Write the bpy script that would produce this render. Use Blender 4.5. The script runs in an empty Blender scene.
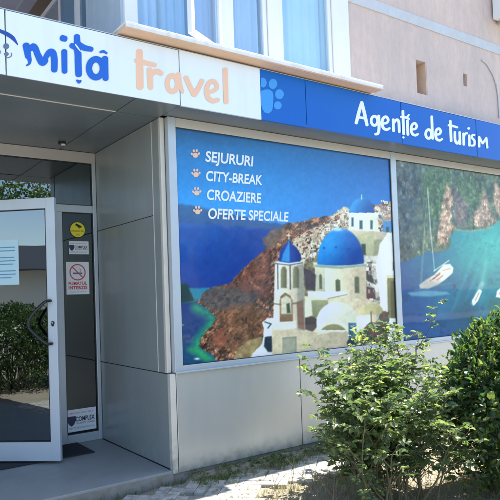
import bpy, bmesh, math, random
import numpy as np
from mathutils import Vector, Matrix
random.seed(7)
rad = math.radians
SC = bpy.context.scene
COL = SC.collection

# ------------------------------------------------------------------ camera
CAM = Vector((-2.4006, -4.4625, 1.5))
YAW, PIT, ROL, FPX, PX, PY = rad(35.5065), rad(1.8122), rad(-2.0232), 603.9854, 249.52, 275.27
FWD = Vector((math.sin(YAW)*math.cos(PIT), math.cos(YAW)*math.cos(PIT), math.sin(PIT)))
_rt = Vector((math.cos(YAW), -math.sin(YAW), 0)); _up = _rt.cross(FWD)
RT = _rt*math.cos(ROL) + _up*math.sin(ROL)
UP = -_rt*math.sin(ROL) + _up*math.cos(ROL)
cd = bpy.data.cameras.new('camera'); cam = bpy.data.objects.new('camera', cd); COL.objects.link(cam)
cam.matrix_world = Matrix(((RT.x, UP.x, -FWD.x, CAM.x), (RT.y, UP.y, -FWD.y, CAM.y), (RT.z, UP.z, -FWD.z, CAM.z), (0, 0, 0, 1)))
cd.sensor_width = 36; cd.lens = 36*FPX/500
cd.shift_x = -(PX-250)/500; cd.shift_y = (PY-250)/500
cd.clip_start = 0.05; cd.clip_end = 1500
SC.camera = cam

# ------------------------------------------------------------------ world, sun, exposure
SUN_EL, SUN_AZ = rad(60), rad(3.0)           # sun stands along +X, a touch behind the facade
w = bpy.data.worlds.new('World'); SC.world = w; w.use_nodes = True
nt = w.node_tree; nt.nodes.clear()
sky = nt.nodes.new('ShaderNodeTexSky'); sky.sky_type = 'NISHITA'; sky.sun_disc = False
sky.sun_elevation = SUN_EL; sky.sun_rotation = rad(90)-SUN_AZ
sky.air_density = 1.0; sky.dust_density = .6; sky.ozone_density = 1.2
bg = nt.nodes.new('ShaderNodeBackground'); bg.inputs['Strength'].default_value = 0.13
wo = nt.nodes.new('ShaderNodeOutputWorld')
nt.links.new(sky.outputs[0], bg.inputs[0]); nt.links.new(bg.outputs[0], wo.inputs[0])
sl = bpy.data.lights.new('sun', 'SUN'); sl.energy = 4.4; sl.angle = rad(0.5); sl.color = (1, .96, .90)
sun = bpy.data.objects.new('sun', sl); COL.objects.link(sun)
SD = Vector((math.cos(SUN_EL)*math.cos(SUN_AZ), math.cos(SUN_EL)*math.sin(SUN_AZ), math.sin(SUN_EL)))
sun.rotation_euler = SD.to_track_quat('Z', 'Y').to_euler()
SC.view_settings.view_transform = 'Standard'; SC.view_settings.look = 'None'
SC.view_settings.exposure = 1.66; SC.view_settings.gamma = 1; SC.view_settings.use_curve_mapping = False
SC.cycles.max_bounces = 8; SC.cycles.transparent_max_bounces = 16
SC.cycles.use_denoising = True

# ------------------------------------------------------------------ helpers
def s2l(c):
    c = np.asarray(c, float)/255
    return np.where(c <= .04045, c/12.92, ((c+.055)/1.055)**2.4)
def at(x, y, axis, val):
    """point on the plane coordinate[axis]=val seen at survey point x, y of the 500 px survey photograph"""
    d = FWD + RT*((x-PX)/FPX) - UP*((y-PY)/FPX)
    return CAM + d*((val-CAM[axis])/d[axis])

def mat(name, base, rough=.6, metal=0, spec=.5, noise=None, bump=None, coat=0, stretch=(1, 1, 1), transl=None, emis=None):
    """noise=(scale, amount, second colour) mixes a darker/lighter blotch into the base; bump=(scale, strength)"""
    m = bpy.data.materials.new(name); m.use_nodes = True
    n = m.node_tree.nodes; l = m.node_tree.links; p = n['Principled BSDF']
    p.inputs['Base Color'].default_value = (*base, 1); p.inputs['Roughness'].default_value = rough
    p.inputs['Metallic'].default_value = metal; p.inputs['Specular IOR Level'].default_value = spec
    p.inputs['Coat Weight'].default_value = coat
    tc = n.new('ShaderNodeTexCoord'); mp = n.new('ShaderNodeMapping'); mp.inputs['Scale'].default_value = stretch
    l.new(tc.outputs['Object'], mp.inputs['Vector'])
    if noise:
        col = None
        for k, (sc, amt, c2) in enumerate(noise):
            t = n.new('ShaderNodeTexNoise'); t.inputs['Scale'].default_value = sc; t.inputs['Detail'].default_value = 6
            t.inputs['Roughness'].default_value = .62
            l.new(mp.outputs[0], t.inputs['Vector'])
            r = n.new('ShaderNodeMapRange'); r.inputs[1].default_value = .38; r.inputs[2].default_value = .68
            r.inputs[3].default_value = 0; r.inputs[4].default_value = amt
            l.new(t.outputs['Fac'], r.inputs[0])
            mx = n.new('ShaderNodeMix'); mx.data_type = 'RGBA'
            l.new(r.outputs[0], mx.inputs[0]); mx.inputs[7].default_value = (*c2, 1)
            if col is None: mx.inputs[6].default_value = (*base, 1)
            else: l.new(col, mx.inputs[6])
            col = mx.outputs[2]
        l.new(col, p.inputs['Base Color'])
        rr = n.new('ShaderNodeMapRange'); rr.inputs[3].default_value = max(.03, rough-.08); rr.inputs[4].default_value = min(1, rough+.12)
        l.new(t.outputs['Fac'], rr.inputs[0]); l.new(rr.outputs[0], p.inputs['Roughness'])
    if bump:
        t = n.new('ShaderNodeTexNoise'); t.inputs['Scale'].default_value = bump[0]; t.inputs['Detail'].default_value = 5
        l.new(mp.outputs[0], t.inputs['Vector'])
        b = n.new('ShaderNodeBump'); b.inputs['Strength'].default_value = bump[1]; b.inputs['Distance'].default_value = .01
        l.new(t.outputs['Fac'], b.inputs['Height']); l.new(b.outputs[0], p.inputs['Normal'])
    return m

def glass_mat(name, tint, refl=.12, rough=.0, tr=1.0):
    m = bpy.data.materials.new(name); m.use_nodes = True
    n = m.node_tree.nodes; l = m.node_tree.links; n.clear()
    o = n.new('ShaderNodeOutputMaterial'); mx = n.new('ShaderNodeMixShader')
    t = n.new('ShaderNodeBsdfTransparent'); t.inputs[0].default_value = (*tint, 1)
    g = n.new('ShaderNodeBsdfGlossy'); g.inputs['Roughness'].default_value = rough; g.inputs[0].default_value = (.86, .95, 1, 1)
    lw = n.new('ShaderNodeFresnel'); lw.inputs['IOR'].default_value = 1.5
    a = n.new('ShaderNodeMath'); a.operation = 'ADD'; a.inputs[1].default_value = refl; a.use_clamp = True
    gb = n.new('ShaderNodeNewGeometry'); iv = n.new('ShaderNodeMath'); iv.operation = 'SUBTRACT'; iv.inputs[0].default_value = 1
    l.new(gb.outputs['Backfacing'], iv.inputs[1]); ml = n.new('ShaderNodeMath'); ml.operation = 'MULTIPLY'
    l.new(lw.outputs[0], a.inputs[0]); l.new(a.outputs[0], ml.inputs[0]); l.new(iv.outputs[0], ml.inputs[1]); l.new(ml.outputs[0], mx.inputs[0])
    l.new(t.outputs[0], mx.inputs[1]); l.new(g.outputs[0], mx.inputs[2]); l.new(mx.outputs[0], o.inputs[0])
    tc = n.new('ShaderNodeTexCoord'); tn = n.new('ShaderNodeTexNoise'); tn.inputs['Scale'].default_value = 1.6
    b = n.new('ShaderNodeBump'); b.inputs['Strength'].default_value = .06; b.inputs['Distance'].default_value = .02
    l.new(tc.outputs['Object'], tn.inputs[0]); l.new(tn.outputs['Fac'], b.inputs['Height']); l.new(b.outputs[0], g.inputs['Normal'])
    return m

def leaf_mat(name, cols, transl=.4):
    m = bpy.data.materials.new(name); m.use_nodes = True
    n = m.node_tree.nodes; l = m.node_tree.links; n.clear()
    o = n.new('ShaderNodeOutputMaterial'); ge = n.new('ShaderNodeNewGeometry')
    cr = n.new('ShaderNodeValToRGB'); l.new(ge.outputs['Random Per Island'], cr.inputs[0])
    e = cr.color_ramp.elements
    for k, c in enumerate(cols):
        pos = k/(len(cols)-1)
        if k < 2: e[k].position = pos; e[k].color = (*c, 1)
        else: x = e.new(pos); x.color = (*c, 1)
    for k, c in enumerate(cols):
        e[k].position = k/(len(cols)-1); e[k].color = (*c, 1)
    p = n.new('ShaderNodeBsdfPrincipled'); p.inputs['Roughness'].default_value = .33
    l.new(cr.outputs[0], p.inputs['Base Color'])
    tb = n.new('ShaderNodeBsdfTranslucent')
    hs = n.new('ShaderNodeMix'); hs.data_type = 'RGBA'; hs.blend_type = 'MULTIPLY'; hs.inputs[0].default_value = 1
    hs.inputs[7].default_value = (2.3, 2.4, 1.0, 1)
    l.new(cr.outputs[0], hs.inputs[6]); l.new(hs.outputs[2], tb.inputs[0])
    mx = n.new('ShaderNodeMixShader'); mx.inputs[0].default_value = transl
    l.new(p.outputs[0], mx.inputs[1]); l.new(tb.outputs[0], mx.inputs[2]); l.new(mx.outputs[0], o.inputs[0])
    return m

class MB:
    def __init__(s): s.v = []; s.f = []
    def box(s, x0, x1, y0, y1, z0, z1):
        b = len(s.v)
        s.v += [(x0, y0, z0), (x1, y0, z0), (x1, y1, z0), (x0, y1, z0), (x0, y0, z1), (x1, y0, z1), (x1, y1, z1), (x0, y1, z1)]
        s.f += [(b, b+3, b+2, b+1), (b+4, b+5, b+6, b+7), (b, b+1, b+5, b+4), (b+1, b+2, b+6, b+5), (b+2, b+3, b+7, b+6), (b+3, b, b+4, b+7)]
        return s
    def obox(s, a, bdir, L, T, z0, z1, off=0):
        """box from a(x,y) along bdir for L, thickness T towards the left of the direction"""
        d = Vector(bdir).normalized(); nrm = Vector((-d.y, d.x))
        a = Vector(a) + nrm*off
        p = [a, a+d*L, a+d*L+nrm*T, a+nrm*T]; b = len(s.v)
        s.v += [(q.x, q.y, z0) for q in p] + [(q.x, q.y, z1) for q in p]
        s.f += [(b, b+3, b+2, b+1), (b+4, b+5, b+6, b+7), (b, b+1, b+5, b+4), (b+1, b+2, b+6, b+5), (b+2, b+3, b+7, b+6), (b+3, b, b+4, b+7)]
        return s
    def tube(s, pts, r, n=8):
        pts = [Vector(p) for p in pts]; rr = r if isinstance(r, (list, tuple)) else [r]*len(pts)
        b0 = len(s.v)
        for i, p in enumerate(pts):
            d = (pts[min(i+1, len(pts)-1)] - pts[max(i-1, 0)]).normalized()
            a = d.orthogonal().normalized() if abs(d.z) > .95 or i == 0 and abs(d.z) > .9 else d.cross(Vector((0, 0, 1))).normalized()
            if abs(d.z) > .95: a = (Vector((1, 0, 0)) - d*d.x).normalized()
            c = d.cross(a)
            for k in range(n):
                t = 2*math.pi*k/n; s.v.append(tuple(p + (a*math.cos(t) + c*math.sin(t))*rr[i]))
        for i in range(len(pts)-1):
            for k in range(n):
                q = b0+i*n+k; q2 = b0+i*n+(k+1) % n
                s.f.append((q, q2, q2+n, q+n))
        s.f.append(tuple(b0+k for k in range(n))[::-1]); e = b0+(len(pts)-1)*n; s.f.append(tuple(e+k for k in range(n)))
        return s
    def quad(s, *p):
        b = len(s.v); s.v += [tuple(q) for q in p]; s.f.append(tuple(range(b, b+len(p)))); return s
    def build(s, name, m, parent=None, bevel=0, smooth=False, origin=None):
        me = bpy.data.meshes.new(name); me.from_pydata(s.v, [], s.f)
        me.materials.append(m) if not isinstance(m, list) else [me.materials.append(q) for q in m]
        me.update()
        o = bpy.data.objects.new(name, me); COL.objects.link(o)
        if smooth:
            for p in me.polygons: p.use_smooth = True
        if bevel:
            bv = o.modifiers.new('bevel', 'BEVEL'); bv.width = bevel; bv.segments = 2; bv.limit_method = 'ANGLE'
        if parent:
            o.parent = parent
            o.matrix_parent_inverse = Matrix.Translation(-Vector(parent_world(parent)))
        return o
def parent_world(p):
    v = Vector(p.location)
    # parents here only carry a location; a part's own origin stays at zero
    while p.parent is not None:
        p = p.parent
        v = Vector(p.location) if v.length == 0 else v
        if p.parent is None: break
    return v if p.parent is None and p.location.length else v
def parent_to(o, p):
    o.parent = p
    o.matrix_parent_inverse = Matrix.Identity(4)
def tag(o, label=None, cat=None, group=None, kind=None):
    if label: o['label'] = label
    if cat: o['category'] = cat
    if group: o['group'] = group
    if kind: o['kind'] = kind
    return o
def empty(name, loc, label, cat, group=None):
    o = bpy.data.objects.new(name, None); COL.objects.link(o); o.location = loc; o.empty_display_size = .1
    return tag(o, label, cat, group)

def catmull(pts, n=7, closed=False):
    P = [Vector(p) for p in pts]; out = []
    N = len(P)
    if N < 3 and not closed: return P
    rng = range(N) if closed else range(N-1)
    for i in rng:
        g = (lambda k: P[k % N]) if closed else (lambda k: P[max(0, min(N-1, k))])
        a, b, c, d = g(i-1), g(i), g(i+1), g(i+2)
        for k in range(n):
            t = k/n
            out.append(.5*((2*b) + (c-a)*t + (2*a-5*b+4*c-d)*t*t + (3*b-a-3*c+d)*t**3))
    if not closed: out.append(P[-1])
    return out
def stroke(mb, pts, wd, place, depth, closed=False, curve=True):
    """brush stroke: a strip of constant or changing width with round ends; place(x, y, depth) puts it on the sign plane"""
    P = catmull(pts, 7, closed) if curve else [Vector(p) for p in pts]
    n = len(P); L = []; R = []
    ws = wd if isinstance(wd, (list, tuple)) else [wd, wd]
    for i in range(n):
        d = (P[(i+1) % n]-P[(i-1) % n]) if closed else (P[min(i+1, n-1)]-P[max(i-1, 0)])
        d.normalize(); nr = Vector((-d.y, d.x)); t = i/(n-1)
        f = t*(len(ws)-1); k = min(int(f), len(ws)-2); h = (ws[k]*(1-(f-k))+ws[k+1]*(f-k))/2
        L.append(P[i]+nr*h); R.append(P[i]-nr*h)
        if not closed and i in (0, n-1):
            s = -1 if i == 0 else 1
            fan = [P[i] + d*s*h*math.sin(a)*.8 + nr*h*math.cos(a) for a in [math.pi*k/8 for k in range(9)]]
            if i == 0: cap0 = fan
            else: cap1 = fan
    b = len(mb.v)
    for i in range(n): mb.v += [tuple(place(L[i].x, L[i].y, depth+i*4e-6)), tuple(place(R[i].x, R[i].y, depth+i*4e-6))]
    for i in range(n if closed else n-1):
        j = (i+1) % n; mb.f.append((b+2*i, b+2*i+1, b+2*j+1, b+2*j))
    if not closed:
        for c in (cap0, cap1): mb.quad(*[place(q.x, q.y, depth) for q in c])
def blob(mb, cx, cy, rx, ry, place, depth, rot=0, n=20):
    mb.quad(*[place(cx+rx*math.cos(t)*math.cos(rot)-ry*math.sin(t)*math.sin(rot), cy+rx*math.cos(t)*math.sin(rot)+ry*math.sin(t)*math.cos(rot), depth)
              for t in [2*math.pi*k/n for k in range(n)]])

# ------------------------------------------------------------------ materials
M = {}
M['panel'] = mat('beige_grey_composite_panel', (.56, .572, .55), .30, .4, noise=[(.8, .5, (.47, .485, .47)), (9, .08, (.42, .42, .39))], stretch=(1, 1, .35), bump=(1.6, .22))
M['panel_shade'] = mat('shaded_composite_panel', (.36, .40, .395), .3, .25, noise=[(.9, .6, (.27, .315, .33)), (7, .2, (.29, .31, .31))], stretch=(1, 1, .3), bump=(1.2, .05))  # recess copy of the panel, with the recess shade put into its colour
M['strip'] = mat('pale_corner_profile', (.66, .63, .56), .4, .1, noise=[(6, .4, (.5, .47, .42))])
M['alu'] = mat('grey_aluminium_frame', (.47, .53, .58), .35, .3, noise=[(5, .35, (.42, .43, .45))])
M['alu_dull'] = mat('beige_aluminium_frame', (.50, .48, .44), .4, .15, noise=[(4, .4, (.40, .385, .36))])
M['door_alu'] = mat('light_door_aluminium', (.53, .60, .67), .34, .25, noise=[(4, .3, (.50, .53, .58))])
M['joint'] = mat('dark_joint_seal', (.035, .037, .04), .8)
M['sign_white'] = mat('white_sign_print', (.76, .83, .87), .3, noise=[(2, .25, (.70, .78, .84))], bump=(.9, .06))
M['sign_blue'] = mat('blue_sign_print', (.006, .12, .50), .35, spec=.2, noise=[(2, .3, (.012, .15, .48))], bump=(.9, .06))
M['ink_blue'] = mat('royal_blue_lettering', (.003, .115, .56), .4)
M['ink_navy'] = mat('dark_blue_lettering', (.01, .06, .33), .4)
M['ink_grey'] = mat('grey_lettering', (.12, .16, .24), .4)
M['ink_peach'] = mat('peach_lettering', (.86, .53, .35), .45)
M['ink_pale'] = mat('pale_lettering', (.78, .86, .92), .45)
M['ink_paw'] = mat('light_blue_paw_print', (.03, .29, .72), .4)
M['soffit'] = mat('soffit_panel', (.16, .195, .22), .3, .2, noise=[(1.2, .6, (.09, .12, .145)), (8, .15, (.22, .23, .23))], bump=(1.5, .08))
M['soffit_edge'] = mat('soffit_bright_edge', (.6, .58, .54), .4)
M['stucco'] = mat('pink_grey_stucco', (.66, .52, .46), .9, noise=[(.5, .8, (.55, .475, .45)), (1.6, .8, (.76, .585, .49)), (6, .45, (.54, .44, .39)), (26, .35, (.46, .40, .375))], bump=(60, .5), stretch=(1, 1, .45))
M['band'] = mat('pale_grey_plaster_band', (.58, .61, .64), .85, noise=[(1.5, .5, (.50, .485, .47)), (15, .3, (.46, .45, .44))], bump=(50, .25))
M['niche'] = mat('ochre_brick_niche', (.36, .245, .18), .9, noise=[(12, .6, (.25, .18, .14))], bump=(30, .4))
M['ledge'] = mat('peach_ledge', (.74, .52, .37), .8, noise=[(3, .5, (.62, .44, .32)), (20, .3, (.5, .38, .3))], bump=(30, .2))
M['ledge_white'] = mat('white_ledge_cap', (.78, .77, .74), .6, noise=[(4, .4, (.66, .65, .62))])
M['pvc'] = mat('white_pvc', (.80, .80, .80), .35, noise=[(5, .25, (.70, .71, .72))])
M['curtain'] = mat('pale_blue_curtain', (.72, .78, .86), .9, noise=[(3, .4, (.62, .70, .82))])
M['curtain_light'] = mat('light_aqua_curtain', (.78, .87, .88), .9, noise=[(2, .5, (.54, .76, .88))])
M['frosted'] = mat('blue_grey_frosted_panel', (.42, .52, .60), .45, noise=[(6, .7, (.52, .61, .68)), (30, .3, (.33, .42, .48))], stretch=(1, 1, .4))
M['loggia'] = mat('mauve_loggia_ceiling', (.80, .74, .77), .8, noise=[(3, .5, (.66, .60, .63))])
M['window_glass'] = glass_mat('window_glass', (.86, .93, .97), .10)
M['dark_glass'] = glass_mat('tinted_door_glass', (.26, .35, .44), .15)
M['side_glass'] = glass_mat('sidelight_glass', (.34, .46, .58), .05)
M['granite'] = mat('grey_step_tile', (.285, .29, .28), .5, noise=[(2, .7, (.22, .225, .22)), (9, .35, (.35, .34, .31)), (60, .4, (.33, .32, .3))], bump=(40, .15))
M['concrete'] = mat('rough_concrete', (.27, .26, .24), .9, noise=[(3, .6, (.2, .19, .175)), (25, .4, (.34, .33, .3))], bump=(30, .5))
M['interior'] = mat('interior_wall', (.13, .20, .27), .9)
M['interior_floor'] = mat('interior_floor', (.10, .09, .085), .5)
M['wood'] = mat('brown_wood', (.20, .12, .07), .5, noise=[(4, .5, (.14, .08, .05))])
M['black'] = mat('black_plastic', (.012, .012, .014), .3)
M['steel'] = mat('steel', (.5, .5, .52), .3, .9)
M['mat_black'] = mat('dark_rubber_mat', (.022, .024, .03), .9, bump=(120, .6))
M['paper'] = mat('white_paper', (.74, .77, .80), .5)
M['paper_blue'] = mat('pale_blue_paper', (.48, .70, .80), .5)
M['yellow'] = mat('yellow_vinyl', (.80, .72, .03), .45)
M['red'] = mat('red_vinyl', (.58, .07, .08), .45)
M['navy'] = mat('navy_vinyl', (.02, .03, .09), .45)

def add_dirt(m, z0, amt, col=(.22, .18, .13)):
    """dried mud splashes: patchy, only low on the panels"""
    n = m.node_tree.nodes; l = m.node_tree.links; p = n['Principled BSDF']; src = p.inputs['Base Color'].links[0].from_socket
    g = n.new('ShaderNodeNewGeometry'); sx = n.new('ShaderNodeSeparateXYZ'); l.new(g.outputs['Position'], sx.inputs[0])
    mr = n.new('ShaderNodeMapRange'); mr.inputs[1].default_value = z0; mr.inputs[2].default_value = .06; mr.inputs[3].default_value = 0; mr.inputs[4].default_value = 1
    l.new(sx.outputs['Z'], mr.inputs[0]); t = n.new('ShaderNodeTexNoise'); t.inputs['Scale'].default_value = 14; t.inputs['Detail'].default_value = 8; l.new(g.outputs['Position'], t.inputs[0])
    a = n.new('ShaderNodeMapRange'); a.inputs[1].default_value = .42; a.inputs[2].default_value = .72; l.new(t.outputs[0], a.inputs[0])
    mu = n.new('ShaderNodeMath'); mu.operation = 'MULTIPLY'; l.new(mr.outputs[0], mu.inputs[0]); l.new(a.outputs[0], mu.inputs[1])
    m2 = n.new('ShaderNodeMath'); m2.operation = 'MULTIPLY'; m2.inputs[1].default_value = amt; l.new(mu.outputs[0], m2.inputs[0])
    mx = n.new('ShaderNodeMix'); mx.data_type = 'RGBA'; l.new(m2.outputs[0], mx.inputs[0]); l.new(src, mx.inputs[6]); mx.inputs[7].default_value = (*col, 1); l.new(mx.outputs[2], p.inputs['Base Color'])
add_dirt(M['panel'], .20, .6); add_dirt(M['strip'], .4, .9); add_dirt(M['panel_shade'], .3, .4); add_dirt(M['concrete'], .3, .8)
def add_streaks(m, amt, col):
    n = m.node_tree.nodes; l = m.node_tree.links; p = n['Principled BSDF']; src = p.inputs['Base Color'].links[0].from_socket
    g = n.new('ShaderNodeNewGeometry'); mp = n.new('ShaderNodeMapping'); mp.inputs['Scale'].default_value = (7, 7, .35); l.new(g.outputs['Position'], mp.inputs[0])
    t = n.new('ShaderNodeTexNoise'); t.inputs['Scale'].default_value = 1.6; t.inputs['Detail'].default_value = 7; l.new(mp.outputs[0], t.inputs[0])
    a = n.new('ShaderNodeMapRange'); a.inputs[1].default_value = .5; a.inputs[2].default_value = .75; a.inputs[4].default_value = amt; l.new(t.outputs[0], a.inputs[0])
    mx = n.new('ShaderNodeMix'); mx.data_type = 'RGBA'; l.new(a.outputs[0], mx.inputs[0]); l.new(src, mx.inputs[6]); mx.inputs[7].default_value = (*col, 1); l.new(mx.outputs[2], p.inputs['Base Color'])
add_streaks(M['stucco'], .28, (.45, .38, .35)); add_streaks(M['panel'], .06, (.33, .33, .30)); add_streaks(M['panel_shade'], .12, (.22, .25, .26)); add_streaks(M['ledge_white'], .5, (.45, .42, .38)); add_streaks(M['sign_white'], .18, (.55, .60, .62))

# ------------------------------------------------------------------ ground, pavement
def sheet(name, x0, x1, y0, y1, z, m):
    o = MB().quad((x0, y0, z), (x1, y0, z), (x1, y1, z), (x0, y1, z)).build(name, m); return tag(o, kind='structure')
M['soil'] = mat('dry_soil', (.33, .285, .215), .95, noise=[(2.0, .6, (.20, .175, .125)), (11, .6, (.32, .27, .20)), (60, .5, (.15, .12, .09))], bump=(45, .9))
M['asphalt'] = mat('asphalt', (.075, .075, .078), .9, noise=[(1, .5, (.06, .06, .06)), (80, .5, (.12, .12, .12))], bump=(120, .5))
M['far_ground'] = mat('ground_far', (.21, .20, .165), .95, noise=[(.2, .6, (.12, .15, .07))])
sheet('ground', -400, 400, -400, 400, -.16, M['far_ground'])
sheet('road', -400, 400, -13.5, -6.5, -.15, M['asphalt'])
M['far_pave'] = mat('far_pavement', (.42, .39, .34), .9, noise=[(3, .5, (.36, .33, .29)), (30, .4, (.28, .26, .23))])
p = MB().box(-60, 60, -6.5, -2.9, -.16, -.02).build('pavement_kerbside', M['far_pave']); tag(p, kind='structure')
p = MB().box(-60, 60, -17.5, -13.5, -.16, -.02).build('pavement_opposite', M['far_pave']); tag(p, kind='structure')
# garden bed soil: a lumpy sheet
NX, NY = 150, 60
vs = []; fs = []
for j in range(NY+1):
    for i in range(NX+1):
        x = -9+18.0*i/NX; y = -2.95+2.9*j/NY
        vs.append((x, y, -.022+(.055*max(0, min(1, (y+.30)/.2)) if x > .02 else 0)+.012*math.sin(x*9+y*4)*math.sin(y*13+x*2)+random.uniform(-.006, .006)))
for j in range(NY):
    for i in range(NX):
        a = j*(NX+1)+i; fs.append((a, a+1, a+NX+2, a+NX+1))
mb = MB(); mb.v = vs; mb.f = fs
tag(mb.build('soil', M['soil'], smooth=True), kind='structure')
# block pavers, each slightly uneven
M['paver'] = bpy.data.materials.new('cement_paver'); M['paver'].use_nodes = True
_n = M['paver'].node_tree.nodes; _l = M['paver'].node_tree.links; _p = _n['Principled BSDF']; _p.inputs['Roughness'].default_value = .9
_g = _n.new('ShaderNodeNewGeometry'); _c = _n.new('ShaderNodeValToRGB'); _c.color_ramp.elements[0].color = (.38, .36, .32, 1); _c.color_ramp.elements[1].color = (.50, .475, .42, 1)
_t = _n.new('ShaderNodeTexNoise'); _t.inputs['Scale'].default_value = 18; _t.inputs['Detail'].default_value = 8; _tc = _n.new('ShaderNodeTexCoord')
_m = _n.new('ShaderNodeMix'); _m.data_type = 'RGBA'; _m.blend_type = 'MULTIPLY'; _m.inputs[0].default_value = .75
_r = _n.new('ShaderNodeValToRGB'); _r.color_ramp.elements[0].position = .35; _r.color_ramp.elements[0].color = (.5, .48, .44, 1); _r.color_ramp.elements[1].position = .62; _r.color_ramp.elements[1].color = (1.1, 1.1, 1.1, 1)
_b = _n.new('ShaderNodeBump'); _b.inputs['Strength'].default_value = .5; _b.inputs['Distance'].default_value = .008
_l.new(_tc.outputs['Object'], _t.inputs[0]); _l.new(_g.outputs['Random Per Island'], _c.inputs[0]); _l.new(_t.outputs[0], _r.inputs[0])
_l.new(_c.outputs[0], _m.inputs[6]); _l.new(_r.outputs[0], _m.inputs[7]); _l.new(_m.outputs[2], _p.inputs['Base Color']); _l.new(_t.outputs[0], _b.inputs['Height']); _l.new(_b.outputs[0], _p.inputs['Normal'])
mb = MB()
def paver(cx, cy, ang, L=.196, W=.096):
    ch = .007; h = random.uniform(-.004, .003); tx = random.uniform(-.02, .02); ty = random.uniform(-.02, .02)
    ca, sa = math.cos(ang), math.sin(ang); b = len(mb.v)
    for (hw, hl, z) in ((W/2, L/2, -.05), (W/2, L/2, -.006), (W/2-ch, L/2-ch, 0)):
        for sx, sy in ((-1, -1), (1, -1), (1, 1), (-1, 1)):
            u = sx*hl; v = sy*hw
            mb.v.append((cx+u*ca-v*sa, cy+u*sa+v*ca, z+h+u*tx+v*ty))
    for r in (0, 4):
        for k in range(4): mb.f.append((b+r+k, b+r+(k+1) % 4, b+r+4+(k+1) % 4, b+r+4+k))
    mb.f.append((b+8, b+9, b+10, b+11))
for a in range(-70, 70):
    for b_ in range(-70, 70):
        for k in (0, 1):
            u0 = a*.1 + b_*.2; v0 = a*.1 - b_*.2
            if k == 0: cu, cv, an = u0+.1, v0+.05, 0
            else: cu, cv, an = u0+.05, v0+.2, math.pi/2
            R_ = rad(45)
            x = cu*math.cos(R_)-cv*math.sin(R_); y = cu*math.sin(R_)+cv*math.cos(R_)
            if not (-4.6 < x < 4.2 and -1.9 < y < -.12): continue
            edge = -.72 + .05*math.sin(x*3.1) if x > .25 else -1.85
            if x > .25 and y < edge: continue
            if x > .06 and y > -.24+.03*math.sin(x*7): continue
            if random.random() < .01: continue
            paver(x, y, an+R_)
tag(mb.build('pavement', M['paver']), kind='structure')
# dry grass, weeds and litter
def tufts(name, spots, m, hmin, hmax, per):
    mb = MB()
    for (x, y) in spots:
        for k in range(per):
            a = random.uniform(0, 6.28); h = random.uniform(hmin, hmax); wd = random.uniform(.0009, .002)
            px, py = x+random.gauss(0, .012), y+random.gauss(0, .012); ln = random.uniform(.2, .9)*h
            dx, dy = math.cos(a), math.sin(a)
            m1 = (px+dx*ln*.35, py+dy*ln*.35, h*.6-.015); e = (px+dx*ln, py+dy*ln, h*random.uniform(.55, .95)-.015)
            b = len(mb.v)
            mb.v += [(px-dy*wd, py+dx*wd, -.022), (px+dy*wd, py-dx*wd, -.022), (m1[0]+dy*wd*.8, m1[1]-dx*wd*.8, m1[2]), (m1[0]-dy*wd*.8, m1[1]+dx*wd*.8, m1[2]), e]
            mb.f += [(b, b+1, b+2, b+3), (b+3, b+2, b+4)]
    return tag(mb.build(name, m), kind='stuff')
M['weed'] = leaf_mat('weed_blades', [(.05, .10, .02), (.09, .14, .035), (.20, .19, .08)], .35)
M['straw'] = leaf_mat('straw_blades', [(.30, .26, .17), (.38, .33, .22), (.15, .16, .07)], .3)
sp = [(random.uniform(.05, 4.5), -.13-abs(random.gauss(0, .09))) for _ in range(2600)] + [(random.uniform(-.9, .2), -.06-abs(random.gauss(0, .02))) for _ in range(60)]
o = tufts('weeds', sp, M['weed'], .015, .07, 5); tag(o, 'thin green weeds growing along the foot of the wall panels', 'weeds')
sp = [(random.uniform(.2, 5), random.uniform(-2.7, -.66)) for _ in range(3000)] + [(random.uniform(.1, 1.4), random.gauss(-.78, .08)) for _ in range(160)]
o = tufts('dry_grass', sp, M['straw'], .010, .045, 5); tag(o, 'straw coloured dry grass on the soil bed under the bushes', 'grass')

# ------------------------------------------------------------------ entrance step
X0 = -.058; HP = .0817; D = 1.497; ZS = .8701; ZW0 = .9272; ZW1 = 2.9365; ZF0 = 3.0165; ZF1 = 3.4648; YF = -.3055
b = MB().box(-7.9, X0-.004, -.01, D+.1, -.05, HP).build('entrance_step', M['granite'], bevel=.006)
tag(b, kind='structure')
b = MB().box(-7.9, X0-.004, -.018, -.0101, -.05, HP-.02).build('step_riser', M['concrete']); tag(b, kind='structure')

# ------------------------------------------------------------------ building shell
bld = empty('building', (0, 0, 0), 'ground floor shop unit with beige panels, recessed entrance and pink stucco storey above', 'building')
def part(name, mb, m, parent=bld, **k):
    o = mb.build(name, m, None, **k); parent_to(o, parent); return o
# backing behind the cladding
part('plinth', MB().box(X0+.01, 14, .02, .2, -.1, ZS-.005), M['joint'])
part('plinth', MB().box(X0+.01, 14, .012, .025, -.1, .049), M['concrete'])
part('side_backing', MB().box(X0+.012, X0+.2, .05, D+.05, 0, ZF0), M['joint'])
# parapet panels along the front
xs = [-.001] + [1.3367+1.33*k for k in range(9)]
for k in range(9):
    part('cladding_panel', MB().box(xs[k]+.004, xs[k+1]-.004, -.0, .022, .05, ZS-.006), M['panel'], bevel=.003)
part('corner_profile', MB().box(X0, -.006, -.004, .04, .05, ZS-.004), M['strip'], bevel=.004)
part('corner_profile', MB().box(X0, -.017, .045, .08, ZS, ZF0-.001), M['strip'], bevel=.004)
part('corner_profile', MB().box(-.0165, -.0125, .05, .08, ZS, ZF0-.001), M['joint'])
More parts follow.
